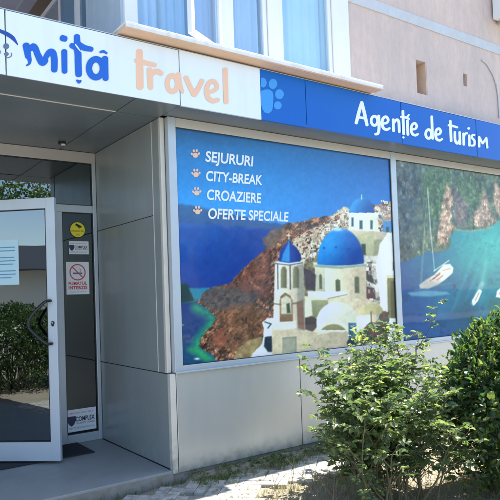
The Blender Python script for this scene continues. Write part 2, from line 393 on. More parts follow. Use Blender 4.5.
# side wall of the recess
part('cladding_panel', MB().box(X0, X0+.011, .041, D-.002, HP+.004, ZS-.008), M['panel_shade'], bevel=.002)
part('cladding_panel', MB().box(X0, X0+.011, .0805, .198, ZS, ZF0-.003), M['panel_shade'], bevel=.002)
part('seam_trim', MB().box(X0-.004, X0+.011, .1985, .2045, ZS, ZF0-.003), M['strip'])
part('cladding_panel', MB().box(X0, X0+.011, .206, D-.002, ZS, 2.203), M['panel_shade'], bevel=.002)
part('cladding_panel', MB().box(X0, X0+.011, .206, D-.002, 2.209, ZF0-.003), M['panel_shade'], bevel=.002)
# left side of the recess and the front further left (seen only from other positions)
part('cladding_panel', MB().box(-8, -2.101, D, D+.02, .05, ZF0-.003), M['panel'])
part('outer_wall', MB().box(-8, -2.2, D+.021, D+.2, -.1, ZF0-.003), M['joint'])

# shop window frames (each ring one frame)
def ring(mb, x0, x1, z0, z1, t, y0, y1, tb=None):
    tb = tb or t
    mb.box(x0, x0+t, y0, y1, z0, z1); mb.box(x1-t, x1, y0, y1, z0, z1)
    mb.box(x0+t, x1-t, y0, y1, z0, z0+tb); mb.box(x0+t, x1-t, y0, y1, z1-t, z1)
    return mb
f = MB()
f.box(-.0115, .0635, -.012, .06, ZS, ZF0-.001)
f.box(2.736, 2.8237, -.012, .06, ZS, ZF0-.001)
f.box(5.55, 5.64, -.012, .06, ZS, ZF0-.001)
f.box(8.3, 8.39, -.012, .06, ZS, ZF0-.001)
for a, b2 in ((.0635, 2.736), (2.8237, 5.55), (5.64, 8.3)):
    f.box(a, b2, -.012, .06, ZS, ZW0)
part('window_frame', f, M['alu'], bevel=.004)
f = MB()
for a, b2 in ((.0635, 2.736), (2.8237, 5.55), (5.64, 8.3)):
    f.box(a, b2, -.010, .06, ZW1, ZF0-.001)
part('window_head', f, M['alu_dull'], bevel=.004)
part('window_sill', MB().box(-.0115, 8.39, -.028, -.0125, ZS-.004, ZS+.010), M['alu'], bevel=.003)
part('shop_wall', MB().box(8.39, 14, 0, .2, ZS, ZF0), M['panel'])
part('shop_window_backing', MB().box(.05, 8.35, .062, .09, ZS, ZF0-.001), M['joint'])

# soffits
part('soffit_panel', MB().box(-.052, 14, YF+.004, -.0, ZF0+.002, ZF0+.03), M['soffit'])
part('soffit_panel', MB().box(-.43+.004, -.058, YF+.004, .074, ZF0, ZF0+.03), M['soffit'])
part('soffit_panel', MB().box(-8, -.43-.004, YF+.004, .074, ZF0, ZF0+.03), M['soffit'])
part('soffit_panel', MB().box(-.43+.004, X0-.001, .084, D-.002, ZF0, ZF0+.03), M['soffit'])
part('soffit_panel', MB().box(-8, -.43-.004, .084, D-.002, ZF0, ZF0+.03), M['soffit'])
part('soffit_trim', MB().box(-8, -.43-.004, .075, .083, ZF0-.005, ZF0+.02), M['soffit_edge'])
part('soffit_backing', MB().box(-8, 14, -.28, D+.2, ZF0+.031, ZF0+.06), M['joint'])

# entrance: frame, transom, sidelight, door
XL, XR = -.485, X0-.002
f = MB()
f.box(-2.1, XR, D-.0, D+.06, 2.905, ZF0-.002)                        # head
part('entrance_head', f, M['alu_dull'], bevel=.004)
f = MB()
f.box(-.099, XR, D-.004, D+.06, HP+.001, 2.905)                     # right jamb
f.box(-.485, -.42, D-.004, D+.06, HP+.001, 2.39)                     # sidelight left jamb
f.box(-1.50, -1.43, D-.004, D+.06, HP+.001, 2.39)                     # door left jamb
f.box(-2.1, -2.03, D-.004, D+.06, HP+.001, 2.905)
f.box(-2.03, -.099, D-.004, D+.06, 2.39, 2.465)                      # transom bar
f.box(-.42, -.099, D-.004, D+.06, HP+.001, .170)                     # sidelight bottom
f.box(-2.03, -1.50, D-.004, D+.06, HP+.001, .170)
f.box(-1.43, -.485, D, D+.06, HP-.002, HP+.012)
part('entrance_frame', f, M['alu'], bevel=.004)
tr = part('transom_glass', MB().box(-2.03, -.099, D+.02, D+.028, 2.465, 2.905), M['dark_glass'])
sg = part('sidelight_glass', MB().box(-.42, -.099, D+.02, D+.028, .17, 2.39), M['side_glass'])
part('sidelight_glass', MB().box(-2.03, -1.50, D+.02, D+.028, .17, 2.39), M['side_glass'])
part('glass_gasket', ring(MB(), -.4195, -.0995, .1705, 2.3895, .007, D+.005, D+.019), M['joint'])
part('glass_gasket', ring(MB(), -2.0295, -.0995, 2.4655, 2.9045, .007, D+.005, D+.019), M['joint'])

# open door leaf, hinged at the left jamb
H = Vector((-1.43, 1.49)); E = Vector((-.703, .846)); dd = (E-H).normalized(); LW = (E-H).length
DZ0, DZ1 = .108, 2.42
leaf = MB()
TD = .045; ST = .085
leaf.obox(H, dd, ST, TD, DZ0, DZ1)
leaf.obox(H+dd*(LW-ST), dd, ST, TD, DZ0, DZ1)
leaf.obox(H+dd*ST, dd, LW-2*ST, TD, DZ0, DZ0+.165)
leaf.obox(H+dd*ST, dd, LW-2*ST, TD, DZ1-.095, DZ1)
door = part('door', leaf, M['door_alu'], bevel=.003)
dg = part('door_pane', MB().obox(H+dd*(ST-.003), dd, LW-2*ST+.006, .006, DZ0+.16, DZ1-.09, off=.02), M['dark_glass'], parent=door)
g_ = MB()
for z0, z1 in ((DZ0+.1655, DZ0+.172), (DZ1-.102, DZ1-.0955)): g_.obox(H+dd*(ST), dd, LW-2*ST, .012, z0, z1, off=.004)
for a in (ST+.0005, LW-ST-.0075): g_.obox(H+dd*a, dd, .007, .012, DZ0+.173, DZ1-.103, off=.004)
part('pane_gasket', g_, M['joint'], parent=door)
nD = Vector((dd.y, -dd.x))                    # outwards, towards the street: right-hand side of the hinge-to-edge direction
if nD.dot(Vector((CAM.x, CAM.y))-H) < 0: nD = -nD
SIDE = 0 if nD.dot(Vector((-dd.y, dd.x))) < 0 else TD
def dpt(u, z, out): # u measured from the free edge
    q = E - dd*u + nD*out
    return (q.x, q.y, z)
zc = 1.31
hp = [dpt(.055, zc+.195, .0), dpt(.06, zc+.195, .035), dpt(.09, zc+.18, .06), dpt(.17, zc+.10, .085), dpt(.215, zc+.03, .09), dpt(.222, zc-.01, .09), dpt(.205, zc-.05, .09), dpt(.14, zc-.12, .075), dpt(.08, zc-.175, .055), dpt(.055, zc-.18, .03), dpt(.052, zc-.18, .0)]
hpp = [tuple(v) for v in catmull(hp, 5)]
part('door_handle', MB().tube(hpp, .0135, 10), M['black'], parent=door, smooth=True)
part('door_lock', MB().tube([dpt(.04, zc, 0), dpt(.04, zc, .006)], .017, 14).tube([dpt(.04, zc-.018, 0), dpt(.04, zc-.018, .0055)], .012, 14), M['black'], parent=door)
part('keyhole', MB().tube([dpt(.04, zc+.003, 0), dpt(.04, zc+.003, .011)], .008, 10), M['steel'], parent=door)
# notice taped on the door glass
t = MB()
P0, P1 = H+dd*.30, None
def dq(u0, u1, z0, z1, out, mb):
    mb.quad(dpt(u1, z0, out), dpt(u0, z0, out), dpt(u0, z1, out), dpt(u1, z1, out))
    return mb
pap = empty('door_notice', dpt(.44, 2.05, -.015), 'pale blue printed notice taped inside the open glass door', 'notice')
def kid(name, mb, m, par):
    o = mb.build(name, m); o.parent = par; o.matrix_parent_inverse = Matrix.Translation(-Vector(par.location)); return o
kid('notice_sheet', dq(.35, .62, 1.66, 2.06, -.0190, MB()), M['paper_blue'], pap)
tx = MB()
for k, (zz, u0, u1) in enumerate([(1.99, .38, .59), (1.96, .38, .56), (1.90, .39, .58), (1.87, .38, .60), (1.84, .40, .59), (1.78, .38, .57), (1.75, .38, .6), (1.72, .42, .58)]):
    dq(u0, u1, zz, zz+.009, -.0182, tx)
kid('printed_lines', tx, mat('soft_blue_ink', (.10, .30, .50), .5), pap)

# interior
MI = M['interior']
part('interior_wall', MB().box(-2.1, X0+.19, 5.2, 5.3, 0, ZF0).box(-2.2, -2.1, D+.06, 5.3, 0, ZF0).box(X0+.2, X0+.3, D+.06, 5.3, 0, ZF0), MI)
part('interior_floor', MB().box(-2.1, X0+.2, D+.1, 5.2, 0, HP-.004), M['interior_floor'])
part('interior_ceiling', MB().box(-2.1, X0+.2, D+.06, 5.2, 2.96, ZF0), MI)
tb = empty('desk', (-1.0, 3.3, HP), 'brown wooden desk dimly seen inside behind the glass door', 'desk')
kid('desk_top', MB().box(-1.7, -.5, 3.0, 3.6, HP+.70, HP+.74), M['wood'], tb)
for x in (-1.66, -.54):
    for y in (3.04, 3.56): kid('desk_leg', MB().box(x-.025, x+.025, y-.025, y+.025, HP, HP+.699), M['wood'], tb)
ch = empty('chair', (-1.1, 2.5, HP), 'wooden visitor chair dimly seen inside behind the glass door', 'chair')
kid('seat', MB().box(-1.32, -.88, 2.3, 2.72, HP+.42, HP+.46), M['wood'], ch)
kid('backrest', MB().box(-1.32, -.88, 2.28, 2.3, HP+.6, HP+.92), M['wood'], ch)
for x in (-1.3, -.9):
    for y in (2.29, 2.7): kid('leg', MB().box(x-.018, x+.018, y-.009, y+.018, HP, HP+(.599 if y < 2.4 else .419)), M['wood'], ch)

# door mat and soffit lamp
tag(MB().box(-1.35, -.33, 1.01, 1.49, HP+.001, HP+.012).build('door_mat', M['mat_black'], bevel=.003), 'thin dark door mat lying on the step in front of the entrance', 'door mat')
lp = empty('ceiling_spotlight', (-.498, 1.208, ZF0), 'tiny unlit round spotlight set in the grey entrance ceiling', 'spotlight')
kid('spotlight_housing', MB().tube([(-.498, 1.208, ZF0-.001), (-.498, 1.208, ZF0-.022)], .035, 18), M['black'], lp)
kid('spotlight_lens', MB().tube([(-.49, 1.195, ZF0-.0225), (-.49, 1.195, ZF0-.034)], .02, 14), M['paper'], lp)

# ------------------------------------------------------------------ sign band
sg_root = empty('sign_fascia', (0, YF, ZF0), 'long white and blue overhead shop sign running above the windows and entrance', 'shop sign')
SX = [-.048+1.3199*k for k in range(-6, 9)]
XB = .751
for k in range(len(SX)-1):
    a, b2 = SX[k]+.004, SX[k+1]-.004
    y1 = YF+.02; jz = random.Random(k*7+1).uniform(-.0025, .0025)
    if a < XB < b2:
        mb = MB().box(a, XB, YF, y1, ZF0+.001, ZF1).box(XB, b2, YF, y1, ZF0+.001, ZF1)
        # second box takes the blue print
        o = mb.build('sign_panel', [M['sign_white'], M['sign_blue']])
        for i, p_ in enumerate(o.data.polygons): p_.material_index = 0 if i < 6 else 1
    else:
        o = MB().box(a, b2, YF, y1, ZF0+.004+jz, ZF1+jz-.003).build('sign_panel', M['sign_white'] if b2 < XB else M['sign_blue'], bevel=.003)
    o.parent = sg_root; o.matrix_parent_inverse = Matrix.Translation(-Vector(sg_root.location))
kid('sign_backing', MB().box(-8, 11.8, YF+.021, -.13, ZF0+.061, ZF1-.01), M['joint'], sg_root)
kid('sign_cap', MB().box(-8, 11.8, YF+.0, -.13, ZF1+.0005, ZF1+.006), M['alu'], sg_root)
def fas(x, y, dep): return at(x, y, 1, YF-.0015-dep)
def letters(name, strokes, m, par, place=fas, base=0.0):
    mb = MB()
    for i, s in enumerate(strokes):
        d = base+.0002*(i+1)
        if s[0] == 'b': blob(mb, s[1], s[2], s[3], s[4], place, d, s[5] if len(s) > 5 else 0)
        elif s[0] == 'r': stroke(mb, s[1], s[2], place, d, closed=True)
        elif s[0] == 'l': stroke(mb, s[1], s[2], place, d, curve=False)
        elif s[0] == 'p': mb.quad(*[place(q[0], q[1], d) for q in s[1]])
        else: stroke(mb, s[1], s[2], place, d)
    return kid(name, mb, m, par)
def ell(cx, cy, rx, ry, n=12, a0=0): return [(cx+rx*math.cos(a0+2*math.pi*k/n), cy+ry*math.sin(a0+2*math.pi*k/n)) for k in range(n)]
letters('brand_lettering', [
    ('l', [(26.2, 45.5), (28.2, 56.5)], [7.4, 6.4]), ('s', [(28.5, 56), (29.6, 60), (29.3, 63.5), (26.5, 65.5)], [5.4, 4.4, 2.6, 1.4]),
    ('s', [(27, 48), (30, 49), (33.2, 46.8), (35.5, 48.5), (37.5, 54), (42, 62.2), (45.5, 60)], [6, 5, 7.2, 6.4, 6.6, 7.4, 6.5]),
    ('s', [(44, 62), (46.5, 56), (50, 52), (53, 53), (54.4, 60), (54.3, 70)], [5, 5.6, 6.2, 7, 6.8, 6.4]),
    ('l', [(64.3, 51.5), (64.6, 71.4)], [6.2, 5.9]), ('l', [(62.3, 38), (65.2, 38.8)], [6.3, 6]),
    ('l', [(77, 36.5), (77.3, 44)], [6.3, 6.6]), ('s', [(71.6, 45.5), (76.5, 48), (78, 54), (78.2, 62), (78.7, 74.5)], [5.4, 6.6, 7, 7, 6.8]),
    ('s', [(77.5, 43.5), (84, 47.6), (91.6, 49.2)], [6.2, 6, 5]), ('s', [(77, 80.3), (79, 81.8), (80.8, 80.8)], [2, 3.6, 2]),
    ('r', ell(96, 68.2, 6.9, 9.0), [6.4, 6.4]), ('l', [(105, 58.5), (105.7, 78.6)], [6.6, 6]), ('s', [(100.2, 52.2), (103.4, 51.4), (106.8, 53.2)], [2, 2.8, 2]),
], M['ink_blue'], sg_root)
letters('lettering_slit', [('s', [(75.4, 44.4), (77.4, 47.2), (80.6, 51.4)], [1.2, 1.6, .8])], M['sign_white'], sg_root, base=.004)
letters('sign_swoosh', [('s', [(-6, 27), (0, 30.8), (7, 34), (13, 38.2), (18, 45)], [3.6, 3.4, 4.2, 4, .6])], M['ink_navy'], sg_root)
for em in (('b', 6.2, 46.2, 3.0, 2.9), ('b', 6.4, 54, 2.4, 2), ('s', [(11.5, 53), (11.6, 55.5), (9, 57.5), (5.5, 57.6)], [.8, 1, .9, .7]), ('b', -.6, 52, 1.4, 2.2)):
    letters('sign_emblem', [em], M['ink_grey'], sg_root, base=.0006)
letters('brand_lettering', [
    ('s', [(139.4, 51.5), (139.8, 70), (140, 87)], [6.6, 7.4, 7.4]), ('s', [(136, 60.5), (144, 62.5), (155, 65)], [4.4, 5, 4.4]),
    ('s', [(149.6, 69.5), (150.2, 78), (150.6, 87.5)], [5.6, 6, 5.6]), ('s', [(150.5, 77), (153.5, 72.5), (157.5, 71.4), (161.5, 73.6)], [3.4, 5, 5.6, 4.8]),
    ('r', ell(172.5, 83.5, 5.1, 8.0), [5, 5]), ('s', [(178.8, 74), (179.8, 84), (182.6, 92)], [4.6, 4.8, 3.6]),
    ('s', [(186, 77.5), (189.8, 86), (194.2, 94.6)], [4.8, 5, 5.2]), ('s', [(194.6, 94.6), (198.6, 88), (202.2, 80.5)], [4.8, 5, 4.6]),
    ('s', [(208, 92.4), (214, 90.5), (217.3, 87), (214.2, 81.4), (209.3, 83), (206.6, 90), (208.3, 97.6), (213, 100.9), (218.4, 99.6)], [3.4, 3.8, 4.2, 4.4, 4.8, 5, 5, 4.6, 3.8]),
    ('s', [(225.2, 69.5), (225.7, 86), (226.2, 102)], [4.8, 5, 5]),
], M['ink_peach'], sg_root)
letters('agency_lettering', [
    ('s', [(361.8, 102.5), (359, 112), (356.2, 123)], [3.4, 3.5, 3.3]), ('s', [(361.8, 102.5), (364.6, 114), (367, 125)], [3.2, 3.4, 3.2]), ('s', [(358.6, 117.3), (365.4, 118.3)], [2.6, 2.6]),
    ('r', ell(374.4, 120.8, 3.2, 4.6), [2.8, 2.8]), ('s', [(378.7, 115.8), (379.1, 126), (378.1, 133), (375.2, 134.2)], [2.9, 3, 3, 2.4]),
    ('s', [(382.6, 123.5), (386.6, 122.9), (388.2, 119.8), (386, 116.8), (383, 118.6), (382, 123.5), (383.4, 128), (386.6, 129.6), (389.7, 128.2)], [2.2, 2.5, 2.7, 2.8, 2.9, 3, 3, 2.7, 2.3]),
    ('s', [(393.2, 119.5), (393.6, 131)], [2.8, 2.8]), ('s', [(393.6, 123.5), (396.4, 119.9), (398.7, 121.8), (399.3, 132)], [2.2, 2.8, 2.9, 2.7]),
    ('s', [(402.9, 111), (403.2, 122), (403.7, 134)], [2.7, 2.9, 2.8]), ('s', [(400.8, 116.8), (405.5, 117.4), (409.2, 118.9)], [2, 2.4, 2]), ('s', [(408.9, 114.7), (406.9, 117.4)], [1.8, 2.2]),
    ('b', 403.4, 137.4, 1.2, 1.1), ('s', [(407.4, 120.6), (407.9, 134.6)], [2.8, 2.8]),
    ('s', [(411.7, 129.5), (415.3, 128.8), (416.7, 126), (414.8, 123.3), (412, 125), (411.1, 129.5), (412.4, 133.9), (415.4, 135.2), (418, 134)], [2.1, 2.4, 2.6, 2.6, 2.7, 2.8, 2.8, 2.6, 2.2]),
], M['ink_pale'], sg_root)
letters('agency_lettering', [
    ('r', ell(428.6, 134, 2.9, 4.4), [2.7, 2.7]), ('s', [(431.7, 116.5), (432.1, 128), (432.7, 138.6)], [2.6, 2.8, 2.6]),
    ('s', [(436, 134.6), (439.4, 134), (440.7, 131.2), (438.9, 128.6), (436.3, 130.3), (435.5, 134.7), (436.7, 139), (439.6, 140.3), (442.2, 139)], [2.1, 2.4, 2.6, 2.6, 2.7, 2.8, 2.8, 2.5, 2.1]),
], M['ink_pale'], sg_root)
letters('agency_lettering', [
    ('s', [(450.3, 121), (450.7, 131), (451.1, 141)], [2.6, 2.8, 2.7]), ('s', [(448.4, 125.2), (453, 126.1), (457.4, 127.4)], [2, 2.4, 2]),
    ('s', [(454.8, 132), (455.1, 140), (457.3, 143.4), (459.3, 140.5)], [2.5, 2.7, 2.7, 2.2]), ('s', [(459.6, 132.2), (460, 144)], [2.5, 2.5]),
    ('s', [(463.4, 133.6), (463.8, 144.7)], [2.5, 2.5]), ('s', [(463.7, 137), (465.4, 133.6), (467.3, 133.4)], [1.9, 2.3, 2]),
    ('s', [(469.2, 135.4), (469.5, 145.6)], [2.4, 2.4]), ('b', 468.7, 128.4, 1.4, 1.3),
    ('s', [(474.6, 135), (472.6, 135), (471.8, 137.6), (474.4, 140.8), (474.2, 145), (471.4, 145.6)], [1.9, 2.1, 2.3, 2.4, 2.3, 1.9]),
    ('s', [(479.1, 137), (479.2, 146.6)], [2.3, 2.4]), ('s', [(479.2, 137), (482.6, 143.4)], [2.2, 2.2]), ('s', [(482.8, 143.4), (486.1, 138.2)], [2, 2.2]), ('s', [(486.3, 138), (487.3, 147.6)], [2.3, 2.3]),
], M['ink_pale'], sg_root)
pw = [('p', [(260.9, 77.8), (263, 77.6), (265.6, 79), (266.8, 82.4), (265.9, 86), (263.4, 87.6), (261, 86.6)]), ('b', 272.9, 83.9, 4.3, 5.1, .1), ('b', 279.4, 94.2, 4.4, 5), ('b', 277.8, 105.4, 3.9, 4.1),
      ('p', [(260.9, 91), (264.5, 89.6), (269, 89.4), (272.4, 91.5), (273.5, 95.5), (273, 101), (273, 106), (271.8, 111), (268.4, 113.6), (264.6, 112.6), (262.2, 109), (261.0, 104)])]
letters('paw_emblem', pw, M['ink_paw'], sg_root)

# ------------------------------------------------------------------ printed window films
def vnoise(x, y, sc, seed, octv=4):
    out = np.zeros_like(x); amp = 1; tot = 0
    for o in range(octv):
        r = np.random.RandomState(seed*31+o); T = r.rand(128, 128)
        u = x/sc*2**o; v = y/sc*2**o
        iu = np.floor(u).astype(int); iv = np.floor(v).astype(int); fu = u-iu; fv = v-iv
        fu = fu*fu*(3-2*fu); fv = fv*fv*(3-2*fv)
        g = lambda a, b_: T[a % 128, b_ % 128]
        n_ = (g(iu, iv)*(1-fu)+g(iu+1, iv)*fu)*(1-fv)+(g(iu, iv+1)*(1-fu)+g(iu+1, iv+1)*fu)*fv
        out += n_*amp; tot += amp; amp *= .6
    return out/tot
class Paint:
    """pixel painter working on arrays of sketch coordinates (x, y)"""
    def __init__(s, x, y): s.x, s.y = x, y; s.c = np.zeros(x.shape+(3,))
    def poly(s, pts, rough=0, rs=4, seed=1, soft=.75):
        x = s.x; y = s.y
        if rough:
            x = x+(vnoise(s.x, s.y, rs, seed)-.5)*rough; y = y+(vnoise(s.x, s.y, rs, seed+50)-.5)*rough
        inside = np.zeros(x.shape, bool); n = len(pts); j = n-1; dist = np.full(x.shape, 1e9)
        for i in range(n):
            xi, yi = pts[i]; xj, yj = pts[j]
            if yi != yj:
                cnd = ((yi > y) != (yj > y)) & (x < (xj-xi)*(y-yi)/(yj-yi)+xi); inside ^= cnd
            ex, ey = xj-xi, yj-yi; L2 = ex*ex+ey*ey+1e-9
            t = np.clip(((x-xi)*ex+(y-yi)*ey)/L2, 0, 1); dist = np.minimum(dist, (x-xi-t*ex)**2+(y-yi-t*ey)**2); j = i
        dist = np.sqrt(dist); return np.clip(.5+np.where(inside, dist, -dist)/(2*soft), 0, 1)
    def ell(s, cx, cy, rx, ry, soft=.8):
        d = (1-np.sqrt(((s.x-cx)/rx)**2+((s.y-cy)/ry)**2))*min(rx, ry); return np.clip(.5+d/(2*soft), 0, 1)
    def line(s, pts, wd, soft=.65):
        dist = np.full(s.x.shape, 1e9)
        for (xi, yi), (xj, yj) in zip(pts[:-1], pts[1:]):
            ex, ey = xj-xi, yj-yi; t = np.clip(((s.x-xi)*ex+(s.y-yi)*ey)/(ex*ex+ey*ey+1e-9), 0, 1)
            dist = np.minimum(dist, np.hypot(s.x-xi-t*ex, s.y-yi-t*ey))
        return np.clip((wd/2-dist)/(2*soft)+.5, 0, 1)
    def fill(s, mask, col, a=1):
        col = np.asarray(col, float); m = (mask*a)[..., None]; s.c = s.c*(1-m)+col*m
    def two(s, c1, c2, f): f = np.clip(f, 0, 1)[..., None]; return np.asarray(c1, float)*(1-f)+np.asarray(c2, float)*f

def paint_island(x, y):
    P = Paint(x, y); N = lambda sc, sd, o=4: vnoise(x, y, sc, sd, o)
    P.c[:] = P.two((20, 90, 160), (30, 136, 226), (y-128)/74)
    P.fill(np.clip((x-250)/140, 0, 1), P.two((24, 70, 150), (34, 88, 176), (y-140)/60), .6)
    P.fill(np.clip((150-y)/25, 0, 1), (26, 62, 110), .5)
    P.fill(np.clip(N(38, 3)*2-.8, 0, 1), (54, 128, 205), .25)
    # distant hills and haze
    P.fill(P.poly([(170, 202), (200, 207), (228, 213), (262, 221), (300, 227), (300, 236), (170, 228)], 3, 6, 2, 1.2), P.two((44, 84, 136), (26, 66, 128), (y-206)/16+N(9, 4)-.5), .85)
    # sea
    sea = P.poly([(170, 222), (212, 224), (262, 229), (300, 232), (300, 372), (170, 372)], 0, 5, 3, .8)
    P.fill(sea, P.two((20, 78, 165), (14, 50, 140), (y-224)/70+(x-200)/160+(N(9, 5)-.5)*.5))
    P.fill(sea*np.clip(1-abs(x-229)/.8, 0, 1)*0, (10, 40, 120), .3)
    # dark point and turquoise strip left
    P.fill(P.poly([(170, 284), (186, 283), (192, 289), (197, 296), (196, 303), (170, 304)], 3, 4, 8, .6), P.two((34, 52, 66), (22, 62, 60), N(4, 9)))
    P.fill(P.poly([(189, 288), (210, 288), (209, 294), (203, 299), (194, 300)], 2, 4, 11, .8), (34, 124, 160), .9)
    P.fill(P.line([(176, 305), (192, 302), (200, 299)], 1.2, .8), (64, 130, 120), .8)
    low = P.poly([(170, 304), (196, 302), (206, 306), (216, 316), (210, 328), (200, 338), (200, 350), (216, 362), (230, 372), (170, 372)], 0, 4, 12, 1)
    P.fill(low, P.two((16, 44, 118), (16, 66, 112), (y-300)/60+(N(6, 13)-.5)*.6))
    rim = P.line([(196, 308), (207, 313), (213, 320), (207, 330), (199, 340), (196, 349), (204, 355), (214, 361)], 9, 4)
    P.fill(rim, P.two((18, 112, 106), (52, 168, 112), N(5, 14)*1.3-.1), .85)
    P.fill(P.line([(190, 350), (198, 352), (206, 358)], 5, 3), (48, 160, 92), .6)
    # cliff
    cl = P.poly([(285, 224), (275, 236), (268, 246), (256, 258), (244, 268), (232, 280), (222, 286), (212, 286), (204, 294), (197, 303), (208, 309), (216, 318), (210, 328), (202, 336), (199, 345), (206, 351), (214, 356), (220, 362), (236, 372), (330, 372), (400, 300), (400, 200), (330, 215)], 5, 6, 15, .6)
    base = P.two((158, 104, 84), (96, 68, 64), N(11, 16)*1.6-.3)
    rg = 1-abs(N(7, 71, 5)-.5)*6; base = base*(.72+.5*np.clip(N(2.4, 72, 3)*1.6-.3, 0, 1))[..., None]
    base = base*(1-.45*np.clip(rg, 0, 1)*(N(9, 73) > .42))[..., None]
    base = np.where((N(5, 17) > .56)[..., None], base*.62+np.array([8, 12, 14]), base)
    base = np.where((N(4, 18) > .60)[..., None], base*1.25+np.array([18, 12, 6]), base)
    st_ = vnoise(x*.9+y*.5, (y-x*.8)*.28, 2.6, 91, 4); st2 = vnoise(x+y*.9, (y-x)*.22, 1.7, 92, 3)
    base = base*(.66+.62*np.clip(st_*2.2-.6, 0, 1))[..., None]; base = np.where((st2 > .58)[..., None], base*1.22+np.array([16, 12, 8]), base); base = np.where((st2 < .36)[..., None], base*.7, base)
    P.fill(cl, base)
    P.fill(cl*P.poly([(200, 296), (212, 284), (232, 280), (250, 284), (262, 292), (250, 306), (225, 310), (205, 306)], 6, 7, 19, 2), P.two((58, 58, 70), (100, 92, 92), N(4, 20)*1.5-.3), .85)
    P.fill(cl*P.poly([(222, 286), (232, 280), (256, 258), (272, 240), (270, 300), (250, 292)], 6, 7, 21, 2), P.two((134, 74, 62), (94, 58, 62), N(6, 22)*1.5-.2), .6)
    P.fill(cl*P.poly([(218, 310), (250, 302), (268, 312), (262, 336), (236, 352), (214, 346)], 6, 7, 23, 2), P.two((140, 96, 72), (92, 60, 50), N(7, 24)*1.7-.4), .6)
    P.fill(cl*P.ell(220, 338, 8, 10, 3), (146, 74, 66), .5)
    P.fill(np.clip((N(3, 25, 3)-.62)*9, 0, 1)*cl, (44, 40, 40), .7)
    # pale low walls at the bottom
    P.fill(P.poly([(233, 360), (238, 348), (250, 340), (262, 337), (264, 350), (262, 372), (233, 372)], 3, 4, 26, .7), P.two((176, 160, 122), (120, 96, 70), N(4, 27)*1.4-.2))
    P.fill(P.poly([(247, 362), (256, 350), (262, 344), (264, 330), (262, 322), (268, 318), (274, 318), (280, 372), (246, 372)], 1.5, 4, 28, .6), P.two((208, 222, 226), (168, 190, 200), N(5, 29)*1.3-.2))
    P.fill(P.poly([(265, 337), (272, 336), (274, 352), (268, 352), (264, 346)], 1, 3, 30), (28, 44, 66))
    P.fill(P.line([(265, 322), (271, 324), (268, 328)], 1.2), (40, 60, 70))
    # hillside town
    tw = P.poly([(292, 240), (305, 232), (322, 224), (333, 214), (344, 206), (352, 210), (376, 205), (384, 208), (391, 200), (400, 205), (400, 372), (292, 372)], 3, 4, 31, .6)
    cell = np.random.RandomState(5).rand(80, 80)
    cx_ = (((x+(N(5, 61)-.5)*9)/2.7)).astype(int) % 80; cy_ = (((y+(x*.1)+(N(4, 62)-.5)*8)/2.3)).astype(int) % 80
    cv = cell[cx_, cy_]
    town = P.two((122, 120, 108), (178, 180, 166), cv*1.2-.1+(N(2, 63)-.5)*.8)
    town = np.where((cv < .22)[..., None], np.array([78, 62, 62]), town); town = np.where((cv > .93)[..., None], np.array([60, 100, 140]), town)
    town = np.where(((cv > .22) & (cv < .34))[..., None], np.array([150, 98, 84]), town)
    P.fill(tw, town)
    P.fill(tw*np.clip((250-y)/30, 0, 1)*np.clip((340-x)/40, 0, 1), (120, 78, 72), .45)
    P.fill(P.poly([(304, 262), (318, 250), (318, 300), (304, 300)], 1, 4, 34), P.two((150, 152, 126), (80, 74, 66), N(5, 35)*1.6-.3))
    P.fill(tw*(1-P.poly([(300, 262), (320, 250), (318, 300), (304, 300)])), P.two((212, 210, 200), (150, 150, 140), N(3, 81)), (cell[(x/2.1+(N(6, 82)-.5)*3).astype(int) % 80, (y/1.7+x*.12).astype(int) % 80] > .62)*.75)
    rr = random.Random(11)
    for k in range(230):
        hx_ = rr.uniform(299, 352); hy_ = rr.uniform(208, 258)
        if hy_ < 258-(hx_-296)*1.0 or hx_ > 350: continue
        w1 = rr.uniform(1.8, 4.4); h1 = rr.uniform(1.6, 3.6); g = rr.choice((.62, .85, 1, 1.08))
        P.fill(P.poly([(hx_, hy_), (hx_+w1, hy_+.2), (hx_+w1, hy_+h1), (hx_, hy_+h1)], soft=.4), (218*g, 214*g, 200*g)); P.fill(P.poly([(hx_+w1, hy_+.2), (hx_+w1*1.4, hy_-.3), (hx_+w1*1.4, hy_+h1-.3), (hx_+w1, hy_+h1)], soft=.4), (120*g, 118*g, 120*g))
        if k % 2: P.fill(P.ell(hx_+w1*.5, hy_+h1*.55, .5, .6, .4), (70, 66, 72))
    W = (196, 210, 206); WS = (182, 180, 166); G = (128, 140, 122)
    # back church
    P.fill(P.poly([(349, 213), (377, 213), (379, 232), (349, 230)]), P.two((202, 218, 216), (170, 188, 184), (x-352)/26))
    for (a, b_, c_, d_) in ((352.5, 217.5, 2.2, 9), (361, 220.5, 3, 8.6), (371.5, 220.5, 2.2, 8.6)): P.fill(P.poly([(a-c_/2, b_), (a+c_/2, b_), (a+c_/2, b_+d_), (a-c_/2, b_+d_)]), (44, 78, 104))
    P.fill(P.line([(348.5, 213.5), (378, 213.5)], 1.8), (206, 218, 216))
    P.fill(P.ell(361.8, 212.5, 12.4, 14.5)*(y < 212.8), P.two((46, 146, 226), (14, 74, 158), (x-352)/20+(y-205)/30))
    P.fill(P.line([(361.6, 195), (361.6, 199)], .9), (190, 196, 180))
    P.fill(P.poly([(348, 230), (382, 232), (398, 238), (400, 262), (352, 262), (344, 250)]), P.two(WS, (150, 152, 144), (x-350)/40))
    P.fill(P.ell(366, 247, 13, 14.5)*(y < 262), P.two((166, 176, 150), (146, 158, 134), (y-234)/20)); P.fill(P.poly([(361.5, 244), (365.5, 244), (365.8, 255), (361.8, 255)]), (52, 66, 70))
    P.fill(P.poly([(374, 240), (392, 238), (398, 246), (386, 252), (374, 256)], 1, 5, 33, 1), (132, 142, 124))
